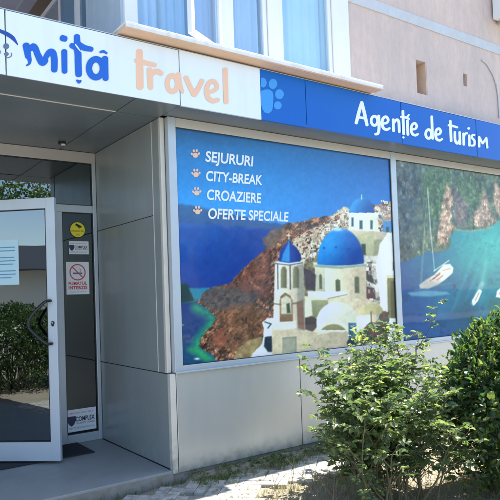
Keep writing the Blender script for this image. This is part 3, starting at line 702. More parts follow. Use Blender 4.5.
    P.fill(P.poly([(383, 221), (392, 221), (392, 232), (383, 232)]), (58, 128, 196)); P.fill(P.poly([(386, 227), (389, 227), (389, 232), (386, 232)]), (40, 60, 80))
    P.fill(P.poly([(380, 207), (400, 207), (400, 221), (382, 221)], 1.5, 3, 36), P.two((176, 170, 160), (110, 100, 100), N(3, 37)*1.8-.4))
    # mid jumble between the churches
    P.fill(P.poly([(352, 256), (378, 256), (380, 345), (366, 345), (366, 300)]), P.two((186, 198, 200), (120, 130, 130), N(6, 38)*1.6-.4))
    P.fill(P.poly([(366, 262), (372, 262), (371, 274), (376, 285), (366, 280)], 1.5, 3, 40), (66, 62, 70)); P.fill(P.poly([(365.5, 286), (374, 288), (376, 300), (366, 302)], 1, 3, 41), (86, 60, 66))
    P.fill(P.line([(366, 264), (377, 265)], 1.2), (216, 226, 228))
    for k in range(40):
        hx_ = rr.uniform(352, 380); hy_ = rr.uniform(262, 312); w1 = rr.uniform(2, 5); h1 = rr.uniform(1.8, 4); g = rr.uniform(.55, 1.08)
        P.fill(P.poly([(hx_, hy_), (hx_+w1, hy_+.2), (hx_+w1, hy_+h1), (hx_, hy_+h1)], soft=.45), (214*g, 216*g, 210*g)); P.fill(P.line([(hx_, hy_+h1), (hx_+w1, hy_+h1+.2)], .7), (96, 96, 98), .8)
        if k % 3: P.fill(P.ell(hx_+w1*.5, hy_+h1*.55, .55, .9, .4), (62, 62, 70))
    for k in range(14):
        hx_ = rr.uniform(379, 395); hy_ = rr.uniform(199, 214); w1 = rr.uniform(2, 4); h1 = rr.uniform(1.6, 3); g = rr.uniform(.7, 1.05)
        P.fill(P.poly([(hx_, hy_), (hx_+w1, hy_+.2), (hx_+w1, hy_+h1), (hx_, hy_+h1)], soft=.45), (216*g, 212*g, 204*g)); P.fill(P.ell(hx_+w1*.5, hy_+h1*.55, .5, .7, .4), (70, 66, 72))
    # right hand white house
    P.fill(P.poly([(380, 244), (388, 233), (400, 232), (400, 372), (381, 372), (380, 300), (376, 268)]), P.two((196, 212, 218), (164, 182, 186), (x-378)/20))
    P.fill(P.poly([(387, 276), (400, 276), (400, 318), (388, 318)]), (116, 116, 84)); P.fill(P.poly([(390.5, 281), (400, 281), (400, 318), (391, 318)]), (84, 84, 62)); P.fill(P.line([(385.5, 277), (399, 277)], 2), (186, 190, 168))
    P.fill(P.poly([(393, 262), (396, 262), (396, 270), (393, 270)]), (70, 80, 90))
    # main church
    P.fill(P.poly([(315, 264), (366, 265), (366.5, 298), (352, 300), (316, 297)]), P.two((228, 226, 212), (166, 166, 150), (x-318)/40))
    P.fill(P.poly([(315, 265), (325, 264), (325.5, 297), (316, 296)]), P.two((176, 190, 176), (150, 164, 156), (y-264)/30))
    for (a, b_, c_, d_) in ((320.5, 274, 2.6, 15), (337.8, 279, 4.6, 14), (356.8, 276, 4.4, 17)): P.fill(P.poly([(a-c_/2, b_+1.5), (a, b_), (a+c_/2, b_+1.5), (a+c_/2+.3, b_+d_), (a-c_/2+.3, b_+d_)]), P.two((108, 118, 100), (78, 84, 70), N(3, 42)))
    P.fill(P.poly([(313, 262.5), (367, 262), (367.5, 266), (350, 269), (326, 269), (314, 266.5)]), (182, 196, 184))
    P.fill(P.poly([(314, 264.6), (340, 266.2), (367, 263.4), (366.5, 266.6), (340, 269), (315, 267)]), (92, 124, 130), .6)
    dm = P.ell(340.6, 262, 23.3, 33.4)*np.clip((264.4+(x-340)*-.02+1.6*(1-((x-340.6)/23)**2)-y), 0, 1)
    dc = P.two((34, 140, 232), (10, 62, 150), (x-328)/42+(y-238)/60)
    P.fill(dm, dc); P.fill(dm*P.ell(331, 242, 9, 12, 7), (58, 164, 244), .45)
    for (a, b_) in ((324, 248), (336, 247), (349, 249), (359, 252)): P.fill(P.ell(a, b_, 1.2, 1), (16, 66, 140), .8)
    P.fill(P.ell(337.6, 229.4, 5, 1.8), (150, 196, 214), .9)
    # terrace, shelf and vaults
    P.fill(P.poly([(303, 296), (352, 299), (366, 298), (376, 303), (376, 345), (303, 345)]), P.two((208, 206, 190), (170, 168, 150), N(8, 43)*1.3-.2+(x-330)/90))
    P.fill(P.poly([(308, 291), (330, 292), (345, 291), (348, 295), (330, 298.5), (308, 297)]), (204, 214, 208)); P.fill(P.poly([(311, 300), (328, 300), (328, 314), (313, 319)]), P.two((142, 152, 124), (118, 128, 104), (y-300)/16))
    P.fill(P.poly([(304, 318), (312, 316), (319, 320), (324, 312), (322, 322), (312, 332), (305, 331)], 1, 3, 44), (60, 54, 60)); P.fill(P.line([(328, 298.6), (347, 294.5)], 1), (122, 128, 110))
    P.fill(P.poly([(303, 268), (310, 270), (316, 275), (315, 290), (306, 290)], 1, 3, 46), (70, 64, 80), .9)
    P.fill(P.ell(337.5, 323, 21, 21)*(y < 334)*(x > 312), P.two((204, 220, 220), (172, 186, 178), (x-325)/30+(y-305)/60))
    P.fill(P.ell(333, 335, 16.5, 14.5)*(y < 331.5), P.two((196, 208, 196), (196, 208, 196), x*0)); P.fill(P.ell(333.5, 336, 14.2, 12)*(y < 330), P.two((136, 134, 100), (116, 116, 88), (y-322)/10))
    P.fill(P.poly([(272, 327), (292, 326), (304, 329), (318, 333), (332, 330.5), (346, 331), (352, 336), (352, 372), (272, 372)], 0, 4, 47), P.two((194, 190, 170), (160, 160, 144), N(9, 48)*1.2-.1+(x-300)/120))
    P.fill(P.line([(318, 334), (332, 331), (344, 331.5)], 1.2), (196, 208, 196))
    P.fill(P.poly([(283, 338), (296, 337), (296, 352), (284, 353)]), (126, 142, 132), .8); P.fill(P.line([(283, 353), (283, 338), (296, 337), (296, 352)], .8), (102, 118, 112), .9)
    P.fill(P.poly([(348.5, 323), (356.5, 323), (356.8, 340), (349, 341)]), P.two((22, 76, 128), (40, 110, 170), (x-349)/7)); P.fill(P.ell(352, 343, 5, 4.4), (20, 34, 62)); P.fill(P.poly([(356.5, 316), (370, 315), (370, 345), (357, 345)]), (198, 208, 206))
    P.fill(P.ell(371.5, 312, 12, 8.4)*(y < 314.5), P.two((186, 186, 150), (150, 152, 118), (x-362)/20)); P.fill(P.line([(371, 312), (371.5, 324)], .8), (80, 80, 66))
    P.fill(P.poly([(358, 338), (364, 328), (370, 322), (377, 324), (380, 314), (388, 310), (389, 330), (386, 345), (370, 350), (360, 348)], 5, 4, 49, .6), P.two((44, 66, 58), (110, 70, 66), N(4, 50)*2.2-.7))
    P.fill(np.clip((N(2.6, 51, 2)-.64)*8, 0, 1)*P.poly([(360, 330), (384, 316), (386, 345), (362, 347)]), (150, 110, 110), .8)
    # bell tower
    sh = P.two((216, 216, 204), (150, 152, 144), (x-276)/28)
    P.fill(P.poly([(275, 263), (303, 263), (304, 290), (305, 300), (305, 330), (273, 330), (274, 300)]), sh)
    P.fill(P.poly([(297, 264), (303, 264), (305, 330), (298, 330)]), (120, 132, 126), .65)
    for a in (283.7, 296): P.fill(P.poly([(a-3, 270), (a-1.4, 266.6), (a+1.4, 266.6), (a+3, 270), (a+3, 288), (a-3, 288)]), P.two((122, 128, 104), (94, 98, 84), (x-a)/4+.5))
    for a in (277.6, 290.0): P.fill(P.line([(a, 263), (a+.4, 289)], 1.1), (38, 58, 88), .9)
    P.fill(P.poly([(279.5, 300), (281.5, 296), (286, 293.5), (290, 296), (292.5, 300), (293, 324), (279.8, 326)]), P.two((150, 118, 88), (112, 84, 68), (y-305)/16+N(4, 52)-.5))
    P.fill(P.poly([(281, 299), (286, 295.5), (291, 299), (291.5, 314), (281, 314)]), (172, 180, 168)); P.fill(P.poly([(286.5, 304), (289.5, 303), (290.5, 313), (287, 313)]), (50, 74, 50)); P.fill(P.poly([(296.5, 302), (303, 300), (304.5, 330), (298, 328)]), (118, 82, 72), .8)
    for pts in ([(272.5, 303.5), (280.5, 304.5)], [(293, 303.5), (300, 303)], [(281, 297), (285, 293.4), (290, 296.5)]): P.fill(P.line(pts, 1.7), (96, 98, 84), .8)
    P.fill(P.poly([(279, 322), (296, 321), (296, 328), (279, 329)]), (190, 204, 200)); P.fill(P.ell(289, 262.5, 14.6, 2.6), (196, 206, 200)); P.fill(P.line([(275.5, 263.6), (289, 265), (302.5, 262.8)], 1), (30, 60, 110), .8)
    P.fill(P.poly([(279, 261.5), (279.5, 254), (282.5, 247), (287, 242.5), (289, 238), (290.5, 243), (296, 247), (300, 253), (301.5, 259), (300, 261.5), (289, 263)]), P.two((16, 60, 160), (12, 44, 120), (x-290)/12))
    P.fill(P.poly([(281.5, 261), (283, 254), (287.6, 245), (289, 239), (289.6, 247), (289.8, 262)]), (46, 146, 220), .9)
    P.fill(P.line([(288.9, 233.5), (288.9, 239)], .9), (196, 200, 180)); P.fill(P.line([(287.2, 235.2), (290.6, 235.4)], .8), (196, 200, 180))
    P.fill(P.poly([(262, 240), (272, 230), (284, 227), (286, 236), (276, 244), (268, 250)], 4, 4, 53, .8), P.two((128, 108, 100), (88, 72, 68), N(4, 54)*1.8-.4), .9)
    P.fill(P.line([(184.5, 359.5), (201, 358)], .7), (16, 60, 70), .4); P.fill(P.ell(197, 358.8, 2.6, 1, .7), (190, 214, 210), .9); P.fill(P.ell(181, 325, 2.4, .9, .7), (150, 190, 205), .8)
    P.c *= (1+(N(3.0, 55, 4)-.5)*.16)[..., None]
    return P.c
def paint_cove(x, y):
    P = Paint(x, y); N = lambda sc, sd, o=4: vnoise(x, y, sc, sd, o)
    P.c[:] = P.two((14, 72, 140), (22, 126, 152), (x-400)/75+(270-y)/170+(N(18, 3)-.5)*.7)
    P.fill(np.clip((x-440)/50, 0, 1)*np.clip(1-abs(y-242)/42, 0, 1), (48, 174, 174), .85)
    P.fill(np.clip((N(7, 4)-.6)*4, 0, 1)*np.clip((y-262)/20, 0, 1), (12, 52, 92), .6)
    P.fill(P.ell(466, 318, 14, 20, 9), (14, 60, 92), .6)
    for k, (a, b_) in enumerate(((492, 466), (500, 480), (508, 500), (482, 452), (520, 515))): P.fill(P.line([(a, 235), (b_, 300+4*k)], 1.4, 2), (70, 178, 180), .35)
    P.fill(P.poly([(486, 300), (510, 292), (560, 290), (560, 360), (490, 360), (486, 330)], 6, 8, 5, 4), P.two((52, 100, 90), (28, 82, 96), N(6, 6)), .6)
    # cliffs
    cl = P.poly([(380, 150), (580, 150), (580, 228), (506, 216), (498, 222), (490, 226), (482, 229), (470, 231), (456, 229), (450, 236), (451, 243), (447, 249), (440, 252), (428, 251), (420, 256), (400, 262), (380, 262)], 3, 7, 7, .9)
    P.fill(cl, P.two((50, 82, 84), (108, 124, 104), N(6, 8)*2-.5))
    P.fill(cl*P.poly([(390, 158), (424, 165), (421, 205), (414, 262), (380, 262)], 8, 9, 9, 6), P.two((38, 56, 84), (88, 96, 104), N(4, 10)*2-.5), .8)
    P.fill(cl*P.poly([(422, 172), (436, 168), (452, 172), (448, 190), (442, 206), (436, 220), (428, 214), (424, 196)], 6, 7, 11, 2), P.two((44, 80, 66), (104, 130, 92), N(3, 12)*1.8-.4), .9)
    P.fill(cl*P.poly([(447, 184), (452, 190), (452, 204), (450, 222), (455, 228), (450, 238), (446, 246), (437, 246), (438, 230), (441, 214), (444, 198)], 5, 6, 13, 1.2), P.two((204, 176, 158), (136, 116, 110), N(3.5, 14)*1.8-.4), .95)
    P.fill(cl*P.poly([(453, 184), (462, 192), (468, 206), (466, 226), (456, 226), (453, 206)], 5, 6, 15, 2), P.two((132, 116, 118), (80, 84, 100), N(4, 16)*1.6-.3), .9)
    P.fill(cl*P.poly([(456, 178), (474, 176), (484, 182), (486, 196), (480, 206), (474, 210), (464, 200), (457, 190)], 6, 6, 17, 2), P.two((44, 78, 68), (100, 126, 92), N(3, 18)*1.8-.4), .9)
    P.fill(cl*P.poly([(484, 186), (487, 200), (494, 214), (496, 222), (486, 226), (476, 226), (472, 216), (480, 208)], 5, 6, 19, 1.4), P.two((196, 168, 152), (116, 108, 108), N(3.2, 20)*1.8-.4), .9)
    P.fill(cl*P.poly([(494, 184), (498, 184), (505, 204), (500, 218), (494, 206)], 4, 5, 21, 1.4), (196, 166, 150), .8)
    P.fill(P.line([(455, 229.5), (470, 231.5), (484, 229), (493, 227)], 1.6, 1), (160, 150, 128), .7)
    P.fill(P.line([(434, 251.5), (444, 250.5), (450, 245)], 1.6, 1), (120, 96, 96), .8)
    P.fill(np.clip((186-y)/26, 0, 1), (104, 130, 150), .4)
    v1 = vnoise(x+(N(9, 93)-.5)*6, y*.3, 2.4, 94, 4); v2 = vnoise(x-y*.15+(N(6, 95)-.5)*4, y*.22, 1.5, 96, 3)
    P.fill(cl, P.c*.5, np.clip(v1*4-2.0, 0, 1)*.75); P.fill(cl, np.clip(P.c*1.5, 0, 235), np.clip(v2*5-2.9, 0, 1)*.6)
    P.fill(cl, P.c*.55, np.clip(N(2.6, 77, 4)*3.4-1.6, 0, 1)*.35); P.fill(cl, np.clip(P.c*1.35, 0, 230), np.clip(N(2.4, 78, 3)*4-2.2, 0, 1)*.6)
    P.fill(1-cl, P.two((14, 60, 110), (30, 130, 150), N(5, 79)), np.clip(N(3, 80, 4)*3-1.5, 0, 1)*.3)
    # sailing boat
    P.fill(P.poly([(408, 293), (424, 290.5), (446, 291.5), (450, 294), (430, 296.5), (412, 296)], 1.5, 5, 22, 1), (110, 160, 190), .75)
    P.fill(P.poly([(419, 285), (426, 279.5), (434, 275), (444, 264.5), (450, 264), (453.5, 268), (452.5, 273), (446, 279), (438, 285), (428, 289), (420, 288.5)]), P.two((214, 214, 212), (150, 158, 166), (y-x*.5-52)/14))
    for (a, b_, c_, d_) in ((430, 281, 434, 278), (436, 275.5, 440, 272.5), (443, 270.5, 450, 268.5), (437, 280, 443, 275.5)): P.fill(P.line([(a, b_), (c_, d_)], 1.2), (190, 108, 96), .8)
    P.fill(P.line([(433, 279), (440, 274)], 1), (70, 70, 86), .8)
    P.fill(P.line([(427.6, 188), (430.5, 230), (434.5, 270)], .9), (170, 184, 194), .85)
    P.fill(P.line([(434, 271), (449, 260.5)], 1.1), (196, 196, 190), .9); P.fill(P.line([(427.6, 190), (423, 245), (420, 284)], .5), (130, 150, 170), .6); P.fill(P.line([(425, 226), (421.5, 284)], .8), (136, 160, 176), .6)
    # small boat and wake
    P.fill(P.line([(486, 262), (482, 284)], 3.4, 2.6), (110, 196, 196), .6); P.fill(P.line([(482, 284), (473.5, 303)], 4.6, 1), (130, 176, 190), .8); P.fill(P.poly([(479, 289.5), (482, 291), (478, 301), (473.2, 305.5), (472.2, 300.5)]), (232, 230, 222)); P.fill(P.line([(479, 293), (475.2, 300.5)], 1), (120, 90, 84), .8); P.fill(P.poly([(497, 291), (506, 283), (509, 286), (501, 298), (496, 297)]), (222, 220, 212)); P.fill(P.line([(499, 294), (505, 287)], 1), (96, 84, 84), .8)
    P.fill(P.line([(470, 289), (500, 286)], 1.2, 1.6), (90, 150, 160), .4); P.fill(P.line([(415, 290), (452, 283)], .8, 1), (90, 150, 170), .4)
    P.c *= (1+(N(3.0, 55, 4)-.5)*.16)[..., None]
    return P.c

def film(name, x0, x1, z0, z1, y, painter, gain, m, step=.0062):
    nx = int((x1-x0)/step); nz = int((z1-z0)/step)
    gx = np.linspace(x0, x1, nx+1); gz = np.linspace(z0, z1, nz+1)
    X, Z = np.meshgrid(gx, gz); V = np.stack([X.ravel(), np.full(X.size, y), Z.ravel()], 1)
    # the artwork is laid out on a flat sketch: homography from film metres to sketch units
    q = V-np.array(CAM); zz = q@np.array(FWD)
    sx = PX+FPX*(q@np.array(RT))/zz; sy = PY-FPX*(q@np.array(UP))/zz
    c = painter(sx.reshape(X.shape), sy.reshape(X.shape)).reshape(-1, 3)
    pale = np.clip((c.min(1, keepdims=True)-70)/60, 0, 1)*np.clip(1.4-(c.max(1, keepdims=True)-c.min(1, keepdims=True))/50, 0, 1); c = c*(1+pale*np.array([.075, -.005, -.01]))
    c = c*(1+.14*np.clip((c.min(1, keepdims=True)-110)/60, 0, 1)); lin = np.clip(s2l(np.clip(c, 0, 255))*gain*np.array([1.06, 1.07, .86]), 0, .9)
    i = np.arange(nz)[:, None]*(nx+1)+np.arange(nx)[None]; i = i.ravel()
    F = np.stack([i, i+1, i+nx+2, i+nx+1], 1)
    me = bpy.data.meshes.new(name); me.vertices.add(len(V)); me.vertices.foreach_set('co', V.ravel())
    me.loops.add(F.size); me.loops.foreach_set('vertex_index', F.ravel().astype(np.int32))
    me.polygons.add(len(F)); me.polygons.foreach_set('loop_start', np.arange(0, F.size, 4, dtype=np.int32))
    me.update(calc_edges=True)
    ca = me.color_attributes.new('print', 'FLOAT_COLOR', 'POINT')
    ca.data.foreach_set('color', np.concatenate([lin, np.ones((len(lin), 1))], 1).ravel().astype(np.float32))
    me.materials.append(m); o = bpy.data.objects.new(name, me); COL.objects.link(o); return o
def film_mat(name):
    m = bpy.data.materials.new(name); m.use_nodes = True; n = m.node_tree.nodes; l = m.node_tree.links
    a = n.new('ShaderNodeAttribute'); a.attribute_name = 'print'; p_ = n['Principled BSDF']
    l.new(a.outputs['Color'], p_.inputs['Base Color']); p_.inputs['Roughness'].default_value = .6
    p_.inputs['Coat Weight'].default_value = .6; p_.inputs['Specular IOR Level'].default_value = .15; p_.inputs['Coat Roughness'].default_value = .04
    tc = n.new('ShaderNodeTexCoord'); t_ = n.new('ShaderNodeTexNoise'); t_.inputs['Scale'].default_value = 1.1
    b_ = n.new('ShaderNodeBump'); b_.inputs['Strength'].default_value = .12; b_.inputs['Distance'].default_value = .02
    l.new(tc.outputs['Object'], t_.inputs[0]); l.new(t_.outputs[0], b_.inputs['Height']); l.new(b_.outputs[0], p_.inputs['Coat Normal'])
    return m
YG = .008; GAIN = 1.2
FM = film_mat('printed_vinyl_film')
fa = empty('window_poster', (1.4, YG, ZW0), 'printed window poster of a white village with blue church domes above the sea', 'window poster')
o = film('poster_film', .0637, 2.7358, ZW0+.0002, ZW1-.0002, YG, paint_island, GAIN, FM); o.parent = fa; o.matrix_parent_inverse = Matrix.Translation(-Vector(fa.location))
fb = empty('window_poster', (4.2, YG, ZW0), 'printed window poster of a sailing boat anchored in a turquoise rocky cove', 'window poster')
o = film('poster_film', 2.8239, 5.5498, ZW0+.0002, ZW1-.0002, YG, paint_cove, GAIN, FM, .008); o.parent = fb; o.matrix_parent_inverse = Matrix.Translation(-Vector(fb.location))
for a, b2 in ((.0637, 2.7358), (2.8239, 5.5498)):
    g = ring(MB(), a, b2, ZW0+.0003, ZW1-.0003, .005, -.002, YG-.001); part('film_gasket', g, M['joint'])
part('shop_window_pane', MB().quad((5.64, YG, ZW0), (8.3, YG, ZW0), (8.3, YG, ZW1), (5.64, YG, ZW1)), M['side_glass'])

# poster text: fitted between survey points
def text_on(body, tl, bl, br, par, m, axis=1, val=YG-.003, name='poster_text', offset=.0):
    cu = bpy.data.curves.new(name, 'FONT'); cu.body = body; cu.size = 1; cu.offset = offset; cu.resolution_u = 6
    ob = bpy.data.objects.new(name, cu); COL.objects.link(ob)
    dg = bpy.context.evaluated_depsgraph_get(); dg.update(); me = bpy.data.meshes.new_from_object(ob.evaluated_get(dg))
    COL.objects.unlink(ob); bpy.data.objects.remove(ob)
    A = np.array([v.co[:] for v in me.vertices]); mn = A.min(0); mx = A.max(0)
    P0, P1, P2 = at(*bl, axis, val), at(*br, axis, val), at(*tl, axis, val)
    h = .73
    for v in me.vertices:
        t = v.co.y/h; u = (v.co.x-mn[0]+.13*v.co.y)/(mx[0]-mn[0]+.05)
        v.co = P0+(P1-P0)*u+(P2-P0)*t
    me.materials.append(m); o = bpy.data.objects.new(name, me); COL.objects.link(o)
    if par: o.parent = par; o.matrix_parent_inverse = Matrix.Translation(-Vector(par.location))
    return o
for body, tl, bl, br in (('SEJURURI', (205, 150.4), (205.3, 161.2), (253.2, 166.2)), ('CITY-BREAK', (205.4, 170.2), (205.8, 180.5), (262.6, 184.8)),
                         ('CROAZIERE', (206.3, 188.8), (206.7, 199.4), (261.4, 203.0)), ('OFERTE SPECIALE', (207.5, 207.7), (207.9, 218.4), (288.6, 221.4))):
    text_on(body, tl, bl, br, fa, M['ink_pale'], offset=.022)
def flm(x, y, d): return at(x, y, 1, YG-.002-d)
for (cx, cy) in ((195.2, 153.8), (195.8, 173.2), (196.6, 191.6), (197.5, 210.4)):
    st = [('b', cx+.2, cy+1.4, 2.7, 2.5), ('b', cx-3.4, cy+.1, 1.0, 1.35, -.4), ('b', cx-1.4, cy-3.0, 1.05, 1.5, -.15), ('b', cx+1.5, cy-3.1, 1.05, 1.5, .15), ('b', cx+3.7, cy-.2, 1.0, 1.35, .4)]
    letters('paw_bullet', st, M['ink_peach'], fa, place=flm)

# ------------------------------------------------------------------ stickers on the sidelight
YS = D+.017
def stk(x, y, d): return at(x, y, 1, YS-.0008-d)
def rectq(mb, x0, y0, x1, y1, d, sl=-.01):
    """axis-aligned on the glass: corners from the upper left and lower right survey points"""
    a = at(x0, y0, 1, YS-.0008-d); b_ = at(x1, y1, 1, YS-.0008-d)
    mb.quad((a.x, a.y, b_.z), (b_.x, a.y, b_.z), (b_.x, a.y, a.z), (a.x, a.y, a.z)); return mb
def lz(x0, z0, x1, z1, d, mb): mb.quad((x0, YS-.0008-d, z0), (x1, YS-.0008-d, z0), (x1, YS-.0008-d, z1), (x0, YS-.0008-d, z1)); return mb
def circ(mb, cx, cz, r, d, n=28, r2=None):
    y = YS-.0008-d
    if r2 is None: mb.quad(*[(cx+r*math.cos(2*math.pi*k/n), y, cz+r*math.sin(2*math.pi*k/n)) for k in range(n)])
    else:
        for k in range(n):
            t0, t1 = 2*math.pi*k/n, 2*math.pi*(k+1)/n
            mb.quad((cx+r2*math.cos(t0), y, cz+r2*math.sin(t0)), (cx+r*math.cos(t0), y, cz+r*math.sin(t0)), (cx+r*math.cos(t1), y, cz+r*math.sin(t1)), (cx+r2*math.cos(t1), y, cz+r2*math.sin(t1)))
    return mb
def tiny(body, x0, z0, x1, z1, d, par, m, name='sticker_text', off=.01):
    cu = bpy.data.curves.new(name, 'FONT'); cu.body = body; cu.size = 1; cu.offset = off; cu.resolution_u = 3
    ob = bpy.data.objects.new(name, cu); COL.objects.link(ob); dgp = bpy.context.evaluated_depsgraph_get(); dgp.update()
    me = bpy.data.meshes.new_from_object(ob.evaluated_get(dgp)); bpy.data.objects.remove(ob)
    A = np.array([v.co[:] for v in me.vertices]); mn = A.min(0); mx = A.max(0)
    for v in me.vertices: v.co = Vector((x0+(x1-x0)*(v.co.x-mn[0])/(mx[0]-mn[0]), YS-.0008-d, z0+(z1-z0)*(v.co.y-mn[1])/(mx[1]-mn[1])))
    me.materials.append(m); o = bpy.data.objects.new(name, me); COL.objects.link(o); o.parent = par; o.matrix_parent_inverse = Matrix.Translation(-Vector(par.location))
ye = empty('camera_warning_sticker', (-.258, YS, 2.217), 'round yellow camera warning sticker on the narrow side pane by the door', 'sticker')
kid('sticker_disc', circ(MB(), -.258, 2.217, .082, 0), M['yellow'], ye)
kid('sticker_ring', circ(MB(), -.258, 2.217, .082, .0004, 28, .076), M['black'], ye)
c_ = MB(); y_ = YS-.0014
c_.quad((-.285, y_, 2.262), (-.222, y_, 2.236), (-.214, y_, 2.254), (-.272, y_, 2.282)); c_.quad((-.262, y_-.0002, 2.246), (-.236, y_-.0002, 2.228), (-.232, y_-.0002, 2.236), (-.256, y_-.0002, 2.256))
kid('camera_symbol', c_, M['black'], ye)
tiny('SUPRAVEGHEAT VIDEO', -.322, 2.196, -.194, 2.212, .0006, ye, M['black']); tiny('24h', -.276, 2.156, -.24, 2.178, .0006, ye, M['red'])
def security(x0, x1, z0, z1, label):
    e = empty('security_sticker', ((x0+x1)/2, YS, z0), label, 'sticker')
    kid('sticker_sheet', lz(x0, z0, x1, z1, 0, MB()), M['paper'], e)
    w_ = x1-x0; h_ = z1-z0; cx = x0+w_*.14; cz = z0+h_*.5; r = h_*.2; y = YS-.0013
    kid('shield_emblem', MB().quad((cx-r, y, cz+r), (cx-r, y, cz), (cx-r*.6, y, cz-r*.8), (cx, y, cz-r*1.3), (cx+r*.6, y, cz-r*.8), (cx+r, y, cz), (cx+r, y, cz+r)), M['navy'], e)
    tiny('COMPLEX', x0+w_*.28, z0+h_*.44, x1-w_*.05, z0+h_*.66, .0005, e, M['navy'], off=.03)
    tiny('SECURITY GUARD', x0+w_*.30, z0+h_*.32, x1-w_*.06, z0+h_*.40, .0005, e, M['navy'])
    tiny('OBIECTIV PROTEJAT', x0+w_*.06, z0+h_*.78, x1-w_*.1, z0+h_*.86, .0005, e, M['red']); tiny('INTERVENTIE RAPIDA', x0+w_*.06, z0+h_*.12, x1-w_*.08, z0+h_*.2, .0005, e, mat('soft_ink', (.15, .3, .45), .5))
security(-.352, -.148, 1.968, 2.10, 'white security company sticker just below the round yellow sticker')
security(-.412, -.118, .195, .415, 'white security company sticker at the bottom of the narrow side pane')
ns = empty('no_smoking_sign', (-.27, YS, 1.56), 'white sheet with a no smoking symbol and red text block on the side pane', 'sign')
kid('sign_sheet', lz(-.388, 1.562, -.152, 1.89, 0, MB()), M['paper'], ns)
kid('prohibition_ring', circ(MB(), -.27, 1.785, .084, .0004, 30, .072), M['red'], ns)
_b = MB(); y = YS-.0015; _b.quad((-.329, y, 1.836), (-.321, y, 1.844), (-.211, y, 1.734), (-.219, y, 1.726)); kid('prohibition_bar', _b, M['red'], ns)
kid('cigarette_symbol', lz(-.318, 1.766, -.222, 1.782, .0003, MB()), M['ink_grey'], ns)
kid('smoke_symbol', MB().tube([(-.235, YS-.002, 1.79), (-.245, YS-.002, 1.80), (-.235, YS-.002, 1.81), (-.25, YS-.002, 1.825)], .003, 5), M['ink_grey'], ns)
tiny('FUMATUL', -.366, 1.655, -.174, 1.69, .0005, ns, M['red'], off=.04); tiny('INTERZIS', -.366, 1.612, -.174, 1.647, .0005, ns, M['red'], off=.04); tiny('Legea 15 / 2016', -.35, 1.58, -.19, 1.592, .0005, ns, M['ink_grey'])

# ------------------------------------------------------------------ upper storey
YW = -.10
wl = MB()
# stucco right of the balcony, with a rectangular niche and a slot left open
nz0, nz1 = at(418, 93, 1, YW).z, at(416, 59.5, 1, YW).z; nx0, nx1 = at(416.5, 75, 1, YW).x, at(427, 80, 1, YW).x
sz0, sz1 = at(465, 86, 1, YW).z, at(464, 73.5, 1, YW).z; sx0, sx1 = at(463.3, 80, 1, YW).x, at(467, 80, 1, YW).x
WX0 = 2.02; ZB0 = at(400, 20, 1, YW).z; ZB1 = at(400, 10, 1, YW).z
YB = .3
def wallbox(x0, x1, z0, z1): wl.box(x0, x1, YW, YB, z0, z1)
wallbox(WX0, nx0, 3.1, ZB0); wallbox(nx0, nx1, 3.1, nz0); wallbox(nx0, nx1, nz1, ZB0); wallbox(nx1, sx0, 3.1, ZB0)
wallbox(sx0, sx1, 3.1, sz0); wallbox(sx0, sx1, sz1, ZB0); wallbox(sx1, 14, 3.1, ZB0); wallbox(WX0, 14, ZB0, 9)
wallbox(-.46, WX0, 5.62, 9)
part('upper_wall', wl, M['stucco'])
part('plaster_band', MB().box(WX0+.002, 13.99, YW-.012, YW-.0002, ZB0, ZB1), M['band'])
part('wall_niche', MB().box(nx0, nx1, YW+.14, YW+.2, nz0, nz1), M['niche']); part('niche_reveal', MB().box(nx1-.012, nx1-.0005, YW+.004, YW+.139, nz0+.001, nz1-.001), M['ledge'])
part('wall_slot', MB().box(sx0, sx1, YW+.06, YW+.1, sz0, sz1), M['niche'])
# ledge
LZ0, LZ1 = 3.488, 3.53
part('ledge_underside', MB().box(-.55, 2.19, -.42+.004, YW-.0, LZ0, LZ1-.012), M['ledge'])
part('ledge_cap', MB().box(-.555, 2.20, -.425, YW-.0, LZ1-.011, LZ1+.006), M['ledge_white'], bevel=.004)
part('ledge_nose', MB().box(-.552, 2.195, -.428, -.4165, LZ0+.006, LZ1-.0115), M['ledge_white'])
# balcony windows
ZT = 5.55; F0 = YW-.03
def win_x(px, y=20): return at(px, y, 1, F0).x
posts = [(win_x(125), win_x(138)), (win_x(219), win_x(230)), (win_x(268.5, 30), win_x(280, 30)), (win_x(334, 60), win_x(350.5, 60))]
fr = MB()
for a, b2 in posts: fr.box(a, b2, F0, F0+.07, LZ1+.0065, ZT)
for k in range(3): fr.box(posts[k][1], posts[k+1][0], F0+.003, F0+.067, LZ1+.0065, LZ1+.055)
fr.box(posts[0][0], posts[3][1], F0+.0, F0+.07, ZT+.001, ZT+.06)
part('balcony_window_frame', fr, M['pvc'], bevel=.005)
sash = MB()
for k in (1, 2):
    ring(sash, posts[k][1]+.004, posts[k+1][0]-.004, LZ1+.058, ZT-.02, .045, F0+.014, F0+.06)
a0, a1 = posts[0][1]+.004, win_x(185)
part('window_sash', sash, M['pvc'], bevel=.004)
part('window_pane', MB().box(posts[0][1], posts[1][0], F0+.036, F0+.042, LZ1+.056, ZT), M['window_glass'])
for k in (1, 2): part('window_pane', MB().box(posts[k][1]+.05, posts[k+1][0]-.05, F0+.034, F0+.04, LZ1+.1, ZT-.06), M['window_glass'])
